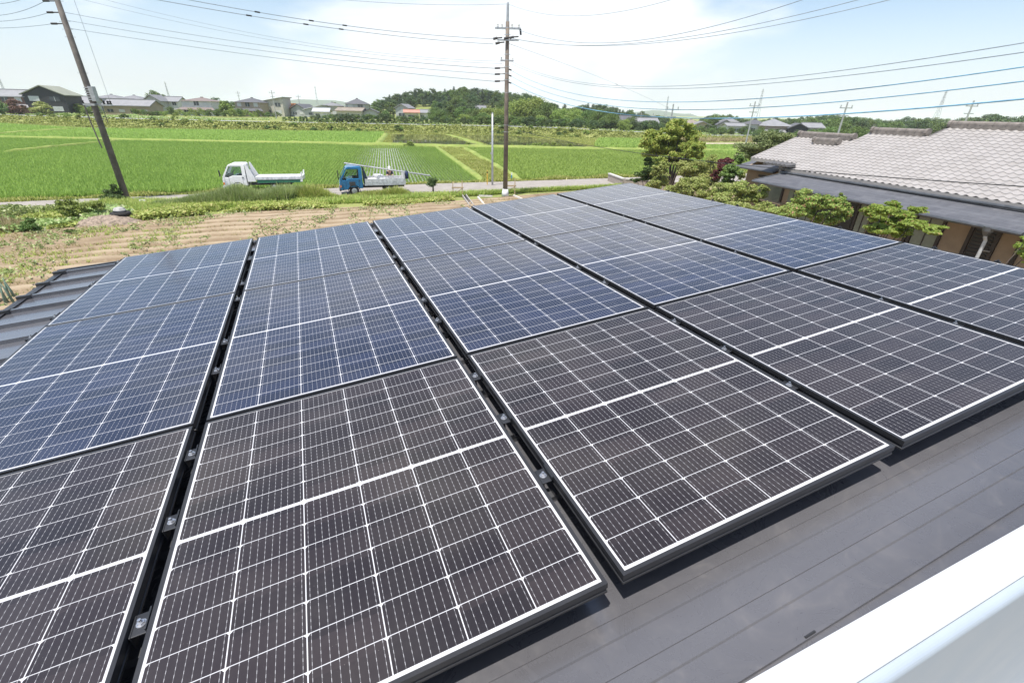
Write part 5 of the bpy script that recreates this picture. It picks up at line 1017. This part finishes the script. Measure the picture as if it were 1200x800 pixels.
bush('dark layered conifer shrub left of the golden tree', 'garden_conifer', 33, [(762, 198, 8, 5), (752, 204, 7, 4), (758, 208, 8, 4), (746, 211, 6, 3), (770, 204, 7, 5), (760, 190, 6, 5), (767, 191, 6, 4)], 4200, .15, lm_deep)
bush('light green shrub in front of the golden tree trunk', 'garden_shrub', 31, [(772, 200, 9, 7), (776, 212, 11, 8), (768, 215, 9, 6), (779, 193, 6, 5), (764, 219, 8, 5)], 4200, .13, lm_ygr)
bush('wide yellow green shrub right of the golden tree trunk', 'garden_shrub', 31, [(800, 197, 13, 7), (815, 195, 14, 7), (828, 197, 12, 7), (808, 205, 13, 6), (822, 205, 13, 6)], 5600, .13, lm_ygr)
bush('dense green shrub below the golden tree behind the roof corner', 'garden_shrub', 27, [(790, 224, 11, 6), (803, 219, 13, 9), (818, 215, 13, 10), (826, 224, 14, 10), (808, 230, 13, 7), (835, 213, 9, 8)], 6200, .13, lm_ygr)
bush('dark red leaved shrub in the middle of the garden', 'garden_shrub', 27, [(848, 190, 9, 4), (852, 188, 7, 3), (842, 203, 7, 5), (838, 208, 6, 4), (846, 196, 5, 5)], 2600, .11, lm_red)
bush('bright green young pine in the garden', 'garden_pine', 26, [(856, 197, 7, 5), (855, 205, 9, 6), (853, 211, 8, 5), (867, 187, 6, 5), (864, 201, 5, 5)], 4600, .11, lm_pine, updir=.8)
bush('large light green shrub between pine and eave', 'garden_shrub', 24, [(858, 222, 14, 8), (875, 220, 13, 8), (890, 224, 12, 8), (868, 233, 14, 9), (885, 235, 15, 8), (850, 232, 11, 8), (845, 220, 8, 7)], 8200, .12, lm_ygr)
bush('yellow green shrub along the roof edge under the eave', 'garden_shrub', 19.8, [(840, 237, 12, 7), (862, 243, 13, 6), (880, 247, 13, 6), (898, 243, 9, 7)], 4200, .11, lm_ygr)
bush('small green shrub peeping above the garden by the eave corner', 'garden_shrub', 27, [(832, 189, 6, 4), (836, 184, 4, 3), (869, 205, 5, 5)], 1500, .11, lm_ygr)
bush('loose mixed green and reddish shrub before the house veranda', 'garden_shrub', 16.6, [(938, 232, 9, 7), (950, 236, 12, 8), (965, 234, 12, 9), (980, 240, 13, 9), (990, 250, 9, 9), (935, 246, 12, 8), (958, 250, 14, 9), (978, 258, 12, 8), (922, 253, 10, 6), (985, 232, 5, 5)], 7600, .105, lm_veranda, shell=.3)
bush('fresh green shrub left end of the veranda', 'garden_shrub', 18.0, [(912, 248, 10, 5), (925, 244, 9, 6), (945, 225, 6, 4), (935, 238, 8, 6)], 2600, .10, lm_ygr)
bush('light green maple with layered branches before the tan wall', 'maple_tree', 13.6, [(1048, 240, 8, 5), (1035, 245, 12, 6), (1055, 250, 16, 6), (1025, 254, 11, 5), (1045, 260, 17, 6), (1068, 263, 14, 5), (1075, 246, 9, 4), (1030, 268, 12, 6), (1055, 272, 14, 6), (1085, 267, 11, 4), (1099, 266, 9, 2), (1092, 272, 8, 2), (1015, 246, 6, 3)], 9500, .11, lm_mpl, (.05, 8), 'tree', .9, .2)
bush('few leafy twigs of a shrub at the right picture edge', 'garden_shrub', 10.5, [(1198, 288, 7, 4), (1206, 296, 9, 6), (1204, 280, 6, 4), (1215, 305, 10, 8)], 1000, .09, lm_mpl, (.03, 3), shell=.2)
bush('dome shaped olive green tree behind the tiled house', 'olive_tree', 42, [(905, 163, 22, 8), (890, 170, 22, 9), (922, 166, 18, 8), (880, 178, 16, 9), (905, 175, 24, 9), (868, 185, 9, 7), (930, 172, 14, 8)], 12000, .20, lm_ol, (.16, 5), 'tree')
# small shrubs on the lane side
bush('dark green bush beside the foot of the left pole', 'lane_bush', 29.0, [(133, 226, 8, 6), (128, 231, 8, 5), (138, 232, 7, 4), (134, 219, 4, 3)], 1800, .13, lm_deep, None)
tb = at_z(507.5, 228); t = thing('clipped_shrub', 'small clipped round shrub on a short stem beside the lane', 'shrub', tb); V, Fc = leaf_cloud([(-.05, 0, .75, .34, .34, .22), (.15, 0, .98, .24, .24, .18), (-.12, 0, 1.0, .22, .22, .16)], 1800, .08); link('crown', np_mesh('crown', V, Fc), lm_deep, t); MB().tube([(.0, 0, -.05), (.03, 0, .4), (0, 0, .8)], [.07, .055, .03], 8).build('trunk', m_bark, t, True)
bush('round pale green bush on the bare slope at the left', 'slope_bush', 21.0, [(35, 263, 8, 5), (30, 266, 7, 4), (40, 266, 6, 4), (34, 258, 5, 3)], 1300, .13, lm_md, None)
bush('bushy green weeds at the top of the left slope', 'slope_bush', 23.5, [(80, 240, 9, 7), (76, 248, 8, 6), (88, 246, 8, 6), (100, 243, 8, 6), (84, 256, 7, 4), (112, 240, 9, 5)], 2600, .14, lm_gr, None)
bush('small green weed clump on the ploughed ground near the heap', 'slope_bush', 20.5, [(81, 272, 6, 3), (85, 271, 4, 2)], 500, .12, lm_md, None)
# leek-like plants by the bare roof edge
lk = at_z(16, 357); t = thing('leek_plants', 'clump of upright grey green leek leaves beside the bare roof strip', 'plant', lk); mb = MB()
for k in range(11):
    x, y = (k % 4) * .22 - .65 + rgc.uniform(-.05, .05), (k // 4) * .25 - .2; a = rgc.uniform(-.35, .15); mb.tube([(x, y, -.02), (x + a * .35, y, .35), (x + a * .9, y, .72)], [.035, .03, .008], 6)
mb.build('leaves', simple('leek_green', (.13, .20, .15), .5, var=.25), t, True)

# low wall at the garden corner
wa, wb, wc = at_z(726, 215), at_z(730, 219.5), at_z(759, 221); t = thing('garden_wall', 'low beige block wall with pale coping at the garden corner', 'wall', (wb.x, wb.y, 0)); m_blk = simple('block_wall', (.34, .29, .25), .9, var=.15, scale=5); m_cop = simple('pale_coping', (.55, .53, .50), .8)
def wseg(p, q, hgt, name, mat, th, z0):
    d = (q - p); d.z = 0; n = Vector((-d.y, d.x, 0)).normalized() * th; mb = MB(); b = [p - n, p + n, q + n, q - n]; o = Vector((wb.x, wb.y, 0)); V = [Vector((v.x, v.y, z)) - o for z in (z0, hgt) for v in b]
    mb.add(V, [(0, 3, 2, 1), (4, 5, 6, 7), (0, 1, 5, 4), (1, 2, 6, 5), (2, 3, 7, 6), (3, 0, 4, 7)]); return mb.build(name, mat, t)
far = Vector((wb.x - .6, wb.y + 3.5, 0))
wseg(far, wb, .62, 'block_face', m_blk, .09, 0); wseg(wb + Vector((.1, 0, 0)), wc + Vector((3, -1, 0)), .62, 'block_face', m_blk, .088, 0); wseg(far, wb, .72, 'coping', m_cop, .13, .622); wseg(wb + Vector((.13, 0, 0)), wc + Vector((3, -1, 0)), .718, 'coping', m_cop, .128, .622)

# ------------------------------------------------------------------ far houses
m_winD = simple('far_window_glass', (.06, .07, .08), .12); m_winL = simple('far_window_pale', (.55, .56, .55), .4)
RC_ = {}
def col(name, c, r=.7): return simple(name, c, r, var=.1, scale=.8)
def far_house(name, label, x1, x2, yt, ye, Y, wall, roofc, typ='gable', yaw=0.0, dep=8.0, base=None, lower=None, wins=2, group='far houses', storeys=2):
    xc = (x1 + x2) / 2; Y = fy(xc, Y); p = at_y(xc, 132, Y); g = float(height(p.x, p.y)) if base is None else base; a, b = at_y(x1, 132, Y), at_y(x2, 132, Y); W = abs(b.x - a.x) * .93
    ze = max(2.0, top_z(p.x, Y, ye) - g); zt = max(ze + .5, top_z(p.x, Y, yt) - g); hw, hd_ = W / 2, dep / 2
    if abs(yaw) > .1: hw = max(2.5, (W - abs(math.sin(yaw)) * dep) / 2 / abs(math.cos(yaw)))
    t = thing(name, label, 'house', (p.x, Y + hd_, g), yaw, group); ov = .5
    MB().box(-hw, hw, -hd_, hd_, -.6, ze).build('wall', wall, t)
    mb = MB()
    if typ == 'hip':
        r = max(.3, hw - hd_); mb.add([(-hw - ov, -hd_ - ov, ze), (hw + ov, -hd_ - ov, ze), (hw + ov, hd_ + ov, ze), (-hw - ov, hd_ + ov, ze), (-r, 0, zt), (r, 0, zt)], [(0, 1, 5, 4), (1, 2, 5), (2, 3, 4, 5), (3, 0, 4), (0, 3, 2, 1)]); mb.box(-r - .1, r + .1, -.15, .15, zt - .05, zt + .22)
    elif typ == 'gable':   # ridge along x
        th = .18; mb.prism([(-hd_ - ov, ze - .15), (0, zt - .12), (hd_ + ov, ze - .15), (hd_ + ov, ze + .08), (0, zt + .1), (-hd_ - ov, ze + .08)], 'x', -hw - ov, hw + ov); mb.box(-hw - ov, hw + ov, -.15, .15, zt + .08, zt + .28)
    elif typ == 'front':   # gable faces us
        mb.prism([(-hw - ov, ze - .15), (0, zt - .12), (hw + ov, ze - .15), (hw + ov, ze + .08), (0, zt + .1), (-hw - ov, ze + .08)], 'y', -hd_ - ov, hd_ + ov)
    elif typ == 'shed': mb.prism([(-hw - ov, ze), (hw + ov, zt), (hw + ov, zt + .2), (-hw - ov, ze + .2)], 'y', -hd_ - ov, hd_ + ov)
    mb.build('roof', roofc, t)
    if typ == 'gable': MB().prism([(-hd_, ze - .02), (hd_, ze - .02), (0, zt - .14)], 'x', -hw + .01, hw - .01).build('gable_wall', wall, t)
    if typ == 'front': MB().prism([(-hw, ze - .02), (hw, ze - .02), (0, zt - .14)], 'y', -hd_ + .01, hd_ - .01).build('gable_wall', wall, t)
    if typ == 'shed': MB().prism([(-hw, ze - .02), (hw, ze - .02), (hw, zt - .02)], 'y', -hd_ + .01, hd_ - .01).build('gable_wall', wall, t)
    if lower:
        zl = min(ze * .52, 3.0); MB().add([(-hw - 1.6, -hd_ - 1.8, zl - .5), (hw + 1.6, -hd_ - 1.8, zl - .5), (hw + .2, -hd_ + .02, zl + .25), (-hw - .2, -hd_ + .02, zl + .25), (-hw - 1.6, -hd_ - 1.8, zl - .62), (hw + 1.6, -hd_ - 1.8, zl - .62)], [(0, 1, 2, 3), (4, 5, 1, 0)]).build('lower_roof', roofc, t); MB().box(-hw - 1.0, hw + 1.0, -hd_ - 1.0, -hd_ + .1, -.6, zl - .35).build('lower_wall', wall, t)
    for st in range(2 if ze > 4.2 else 1):
        z0 = (.9 + st * (ze * .5)) if ze > 4.2 else .8; hh = min(1.25, ze * .3)
        yf = -hd_ - (1.0 if lower and st == 0 else 0)
        for k in range(wins):
            x = (k + .5) / wins * 2 * hw - hw; w = MB().box(x - hw / wins * .5, x + hw / wins * .5, yf - .06, yf - .005, z0, z0 + hh).build('window', m_winL if (k + st) % 2 else m_winD, t); MB().box(x - .05, x + .05, yf - .09, yf - .062, z0, z0 + hh).build('frame', m_winL, w)
    return t
cg = col('wall_pale_grey', (.40, .41, .41)); cw = col('wall_white', (.60, .60, .58)); ct = col('wall_tan', (.36, .29, .22)); cb_ = col('wall_red_brown', (.16, .085, .07)); cd = col('wall_charcoal', (.035, .035, .042)); co = col('wall_olive', (.36, .37, .30)); cbe = col('wall_beige', (.50, .47, .40))
rg = col('roof_mid_grey', (.20, .20, .21)); rl = col('roof_light_grey', (.24, .24, .25)); rd = col('roof_dark_grey', (.10, .10, .11)); rr_ = col('roof_red_grey', (.19, .15, .14)); ro_ = col('roof_orange', (.50, .20, .07)); rp = col('roof_salmon', (.45, .23, .17)); rgn = col('roof_beige_green', (.26, .27, .21)); rb = col('roof_brown', (.26, .22, .18)); rw = col('roof_white', (.45, .46, .47))
far_house('red_brown_house', 'red brown house with pale grey roof at the left picture edge', -12, 33, 105, 113, 150, cb_, rl, 'gable', .1, 9, None, True, 3)
far_house('charcoal_house', 'tall charcoal house with beige green gable roof at the far left', 26, 78, 100, 111, 148, cd, rgn, 'front', .30, 9.5, None, None, 2)
far_house('grey_bungalow', 'low grey roofed house behind the left pole', 77, 108, 113, 121, 172, cg, rl, 'gable', .1, 8, None, True, 2)
far_house('pale_grey_house', 'pale grey two storey house with flat hip roof right of the left pole', 112, 142, 110.5, 115, 178, cg, rg, 'hip', .1, 8, None, None, 2)
far_house('tan_low_house', 'low tan house with long light grey roof in front of pale houses', 120, 176, 117, 124, 156, ct, rl, 'gable', .15, 8, None, None, 4)
far_house('olive_wall_house', 'pale olive house with grey hip roof, third from the left pole', 140, 168, 111.5, 116, 184, co, rg, 'hip', .1, 8, None, None, 2)
far_house('gabled_grey_house', 'pale grey house with its gable facing the fields', 165, 190, 111, 118.5, 170, cg, rg, 'front', .25, 9, None, None, 2)
far_house('white_gable_house', 'small white house with grey gable roof beneath dark trees', 189, 211, 113.5, 119, 174, cw, rl, 'gable', .2, 8, None, None, 2)
far_house('white_hip_house', 'white two storey house with reddish grey hip roof', 214, 249, 114, 118.5, 160, cw, rr_, 'hip', .08, 9, None, True, 3)
far_house('grey_hip_house', 'two storey tan house with dark grey hip roof and long lower eave', 276, 306, 114.5, 120, 158, ct, rd, 'hip', .06, 9, None, True, 3)
far_house('slant_roof_house', 'pale beige modern house with one slanting roof', 308, 333, 114, 119.5, 162, cbe, rgn, 'shed', .06, 8, None, None, 2)
far_house('orange_roof_house', 'small house showing only its orange roof', 333, 343, 122, 127, 166, cbe, ro_, 'gable', 0, 7, None, None, 1)
far_house('dark_cottage', 'dark grey roofed cottage right of the orange roof', 342, 360, 122, 128, 164, cg, rd, 'front', -.1, 9, None, None, 2)
far_house('white_roof_shed', 'low shed with white sloping roof among the small roofs', 356, 376, 123.5, 129, 160, cg, rw, 'shed', .05, 7, None, None, 1)
far_house('white_wall_shed', 'small white walled shed below the distant pylon', 364, 384, 127, 131, 150, cw, rw, 'gable', .2, 6, None, None, 2)
far_house('beige_hip_house', 'beige house with low grey hip roof below the pylon', 376, 397, 120, 124, 166, cbe, rg, 'hip', .05, 8, None, None, 2)
far_house('traditional_house', 'large traditional house with dark gabled roof left of the wood', 404, 428, 115.5, 122, 168, cg, rd, 'hip', .1, 9, None, True, 2)
far_house('long_brown_house', 'long low house with brown roof behind the hedge', 393, 424, 126.5, 130, 146, cbe, rb, 'gable', .03, 7, None, None, 3)
far_house('dark_roof_cottage', 'low cottage with dark and white roof behind the hedge', 422, 441, 127.5, 132, 147, cg, rd, 'front', .2, 7, None, None, 1)
far_house('grey_wood_house', 'pale grey house standing against the wooded rise', 464, 481, 122, 127, 158, cg, rg, 'front', -.15, 7, None, None, 1)
far_house('salmon_roof_house', 'low house with salmon red roof before the wooded rise', 470, 490, 129, 132, 148, cbe, rp, 'gable', .2, 7, None, None, 1)
far_house('white_low_house', 'small white house just right of the salmon roof', 491, 505, 129, 132.5, 149, cw, rl, 'gable', 0, 6, None, None, 2)
far_house('hidden_house', 'grey roofed house half hidden inside the wood', 556, 568, 124, 129, 152, cg, rg, 'gable', .1, 7, None, None, 2)
V = 'houses of the right village'
far_house('grey_hall', 'long grey roofed hall behind the top of the golden tree', 748, 775, 139, 145, 128, cg, rl, 'gable', -.05, 8, None, None, 3, V)
far_house('dark_small_house', 'small dark roofed house just right of the wood', 729, 742, 136, 141, 150, cg, rd, 'gable', 0, 7, None, None, 1, V)
far_house('brown_farmhouse', 'brown roofed farmhouse right behind the golden tree', 806, 826, 140.5, 145, 165, ct, rb, 'hip', -.1, 8, None, None, 2, V)
far_house('orange_wall_house', 'low house with tan wall left in the right village', 822, 836, 142.5, 147, 160, ct, rg, 'front', -.2, 8, None, None, 1, V)
far_house('white_shop', 'low white walled house in the right village', 858, 879, 145, 148, 152, cw, rl, 'gable', -.1, 7, None, None, 1, V)
far_house('dark_gable_house', 'dark gabled house behind the low white house', 848, 868, 141, 147, 165, cg, rd, 'front', -.3, 8, None, None, 1, V)
far_house('upper_grey_house', 'grey house highest in the middle of the right village', 854, 869, 138, 143, 178, cw, rg, 'hip', -.1, 8, None, None, 2, V)
far_house('grey_tiled_house', 'grey hipped house left of the big farmhouse', 883, 904, 140.5, 146, 156, cw, rd, 'hip', -.1, 8, None, None, 2, V)
far_house('big_farmhouse', 'big farmhouse with broad light grey hip roof', 901, 938, 140, 148, 150, ct, rl, 'hip', -.12, 11, None, True, 3, V)
far_house('dark_barn', 'dark barn with steep gable right of the big farmhouse', 938, 958, 145, 151, 146, cd, rd, 'front', -.35, 9, None, None, 1, V)
far_house('grey_barn', 'grey roofed barn at the right end of the village', 955, 972, 145, 150, 152, cg, rl, 'gable', -.2, 8, None, None, 1, V)
far_house('long_grey_roof', 'long low grey roof glimpsed behind the second roof ridge', 1030, 1078, 147, 150, 190, cg, rg, 'gable', -.2, 8, None, None, 3, V)

# hedges and trees around the right village
pr_v = proto_tree('village_shrub', 'green garden shrub among the houses of the right village', 'shrub', 'round', 71, 18, 900, .10, lm_md, None, 'shrubs of the right village'); pr_v2 = proto_tree('village_shrub', 'dark green garden shrub among the houses of the right village', 'shrub', 'round', 72, 18, 900, .10, lm_dk, None, 'shrubs of the right village')
for k in range(95):
    x = rng.uniform(742, 1015); Yv = fy(x, rng.uniform(138, 152)); p = at_y(x, 150, Yv); g = float(height(p.x, p.y)); place(pr_v if rng.uniform() < .55 else pr_v2, (p.x, p.y, g), rng.uniform(1.2, 2.8), rng.uniform(.9, 1.5))
pr_vt = proto_tree('village_tree', 'green tree standing behind the houses of the right village', 'tree', 'round', 73, 24, 1700, .075, lm_md, (.2, .7, .03, (0, 0), 7), 'trees behind the right village'); pr_vt2 = proto_tree('village_tree', 'dark green tree standing behind the houses of the right village', 'tree', 'broad', 74, 24, 1700, .075, lm_dk, (.2, .7, .03, (0, 0), 8), 'trees behind the right village')
for k in range(80):
    x = 745 + k * 5.6 + rng.uniform(-3, 3); Yv = fy(x, rng.uniform(172, 215)); p = at_y(x, 150, Yv); g = float(height(p.x, p.y)); h = top_z(p.x, p.y, np.interp(x, QX, QT) + rng.uniform(1, 7)) - g
    if h > 1.5: place(pr_vt if rng.uniform() < .5 else pr_vt2, (p.x, p.y, g), h, rng.uniform(1.0, 1.5))
# small trees and road furniture before the far left houses
def small_tree(label, x, yt, Y, mat, kind='dome', seed=61, wx=1.0, z0=None):
    Y = fy(x, Y); p = at_y(x, 140, Y); g = float(height(p.x, p.y)) if z0 is None else z0; t = proto_tree('garden_tree', label, 'tree', kind, seed, 20, 1800, .10, mat, (.2, .6, .03, (0, 0), seed), 'small trees before the far houses'); t.location = (p.x, p.y, g); h = top_z(p.x, p.y, yt) - g; t.scale = (h * wx, h * wx, h); return t
small_tree('light green spreading tree in front of the charcoal house', 53, 118, 140, lm_ygr, 'broad', 61, 1.55)
small_tree('reddish brown leaved tree beside the charcoal house', 25, 115, 142, leafmat('rust_leaf', (.13, .065, .05), (.22, .12, .09), trans=.2), 'broad', 62, 1.3)
small_tree('dark clipped tree at the left picture edge', -1, 113, 138, lm_md, 'round', 63, 1.1)
small_tree('loose green tree right of the left pole', 97, 121, 150, lm_gr, 'broad', 64, 1.1)
small_tree('light green tree beside the grey hipped house', 266, 117, 152, lm_gr, 'broad', 65, 1.0)

# distant poles and pylons
def far_pole(label, xb, yb, xt, yt, Y, r=.14, arms=2):
    Y = fy(xb, Y) if Y > 100 else Y * 1.25; p = at_y(xb, yb, Y); g = float(height(p.x, p.y)); z = top_z(p.x, p.y, yt) - g; t = thing('distant_pole', label, 'utility pole', (p.x, p.y, g), 0, 'distant utility poles'); MB().tube([(0, 0, -.3), (0, 0, z)], [r * 1.2, r * .8], 8).build('pole_shaft', simple('pale_concrete', (.36, .36, .36), .7), t)
    mb = MB()
    for k in range(arms): mb.box(-.9 + k * .2, .9 - k * .2, -.06, .06, z - .8 - k * 1.0, z - .68 - k * 1.0)
    for x in (-.8, 0, .8): mb.tube([(x, 0, z - .7), (x, 0, z - .35)], .07, 6)
    mb.build('crossarm', m_steel, t); return t
for a in (('pale pole rising behind the golden tree top', 784, 155, 788, 122, 62), ('slim pale pole standing left of the large pylon', 873, 172, 886, 119, 75), ('pale pole with crossarm behind the first roof ridge', 981, 160, 992, 120, 60), ('pale pole with crossarm between the two right roof ridges', 1126, 155, 1137, 118, 62), ('dark pole in front of the slant roofed house', 324, 138, 321, 106, 140), ('thin pole behind the grey hipped house', 284, 133, 282, 107, 190), ('thin pole between slant roofed house and pylon', 353, 134, 350, 111, 170), ('small pole above the low roofs', 337, 130, 336, 116, 200), ('slim pole before the right end of the wood', 750, 145, 750, 131, 135), ('second slim pole before the right end of the wood', 764, 145, 764, 133, 140)): far_pole(a[0], a[1], a[2], a[3], a[4], a[5], .13)
m_pyl = simple('pylon_steel', (.36, .38, .41), .6)
def pylon(label, x, yt, Y, narrow=1.0):
    p = at_y(x, 128, Y); g = float(height(p.x, p.y)); z = top_z(p.x, p.y, yt) - g; t = thing('lattice_pylon', label, 'pylon', (p.x, p.y, g), .3, 'distant lattice pylons'); s = z / 50; r = .16 * s * (Y / 450); lv = [0, .12, .24, .36, .47, .57, .66, .74, .81, .87, .92, .96]; wd = lambda f: (4.4 * (1 - f) ** 1.5 + .75) * s * narrow
    mb = MB()
    for sx, sy in ((1, 1), (1, -1), (-1, -1), (-1, 1)): mb.tube([(sx * wd(f), sy * wd(f), f * z) for f in lv], r, 4)
    for f0, f1 in zip(lv, lv[1:]):
        a, b = wd(f0), wd(f1)
        for (u, v) in (((1, 1), (1, -1)), ((1, -1), (-1, -1)), ((-1, -1), (-1, 1)), ((-1, 1), (1, 1))):
            mb.tube([(u[0] * a, u[1] * a, f0 * z), (v[0] * b, v[1] * b, f1 * z)], r * .55, 3); mb.tube([(v[0] * a, v[1] * a, f0 * z), (u[0] * b, u[1] * b, f1 * z)], r * .55, 3)
    mb.tube([(0, 0, .95 * z), (0, 0, z)], r, 4); mb.build('lattice', m_pyl, t); ar = MB()
    for f in (.66, .78, .90): ar.tube([(-4.2 * s * narrow, 0, f * z), (0, 0, f * z + .9 * s), (4.2 * s * narrow, 0, f * z)], r * .9, 4); ar.tube([(-4.2 * s * narrow, 0, f * z), (4.2 * s * narrow, 0, f * z)], r * .9, 4)
    ar.build('crossarm', m_pyl, t); return t
for a in (('distant pylon above the far left red brown house', 14, 86, 520, .55), ('distant pylon behind the small white gabled house', 202, 95, 560, .5), ('distant pylon above the beige hipped house', 373, 100, 560, .5), ('distant pylon beyond the right end of the wood', 781, 112, 620, .55), ('large pylon above the right village', 889, 103, 420, .7), ('large pylon behind the tiled roof on the right', 1101, 104, 420, .75)): pylon(*a)

# blue hills on the horizon
HX = np.linspace(-2600, 900, 90); V = []
for k, x in enumerate(HX):
    h = 16 + 18 * math.exp(-((x + 1260) / 170) ** 2) + 16 * math.exp(-((x + 1010) / 120) ** 2) + 6 * math.sin(x * .011) + 4 * math.sin(x * .027 + 1)
    V += [(x, 2500, -.6), (x, 2650, h), (x, 3200, -.6)]
mb = MB().add(V, [f for k in range(len(HX) - 1) for f in ((3 * k, 3 * k + 3, 3 * k + 4, 3 * k + 1), (3 * k + 1, 3 * k + 4, 3 * k + 5, 3 * k + 2))])
tag(mb.build('hills', simple('wooded_hill', (.06, .09, .05), .95), None, True), kind='structure')
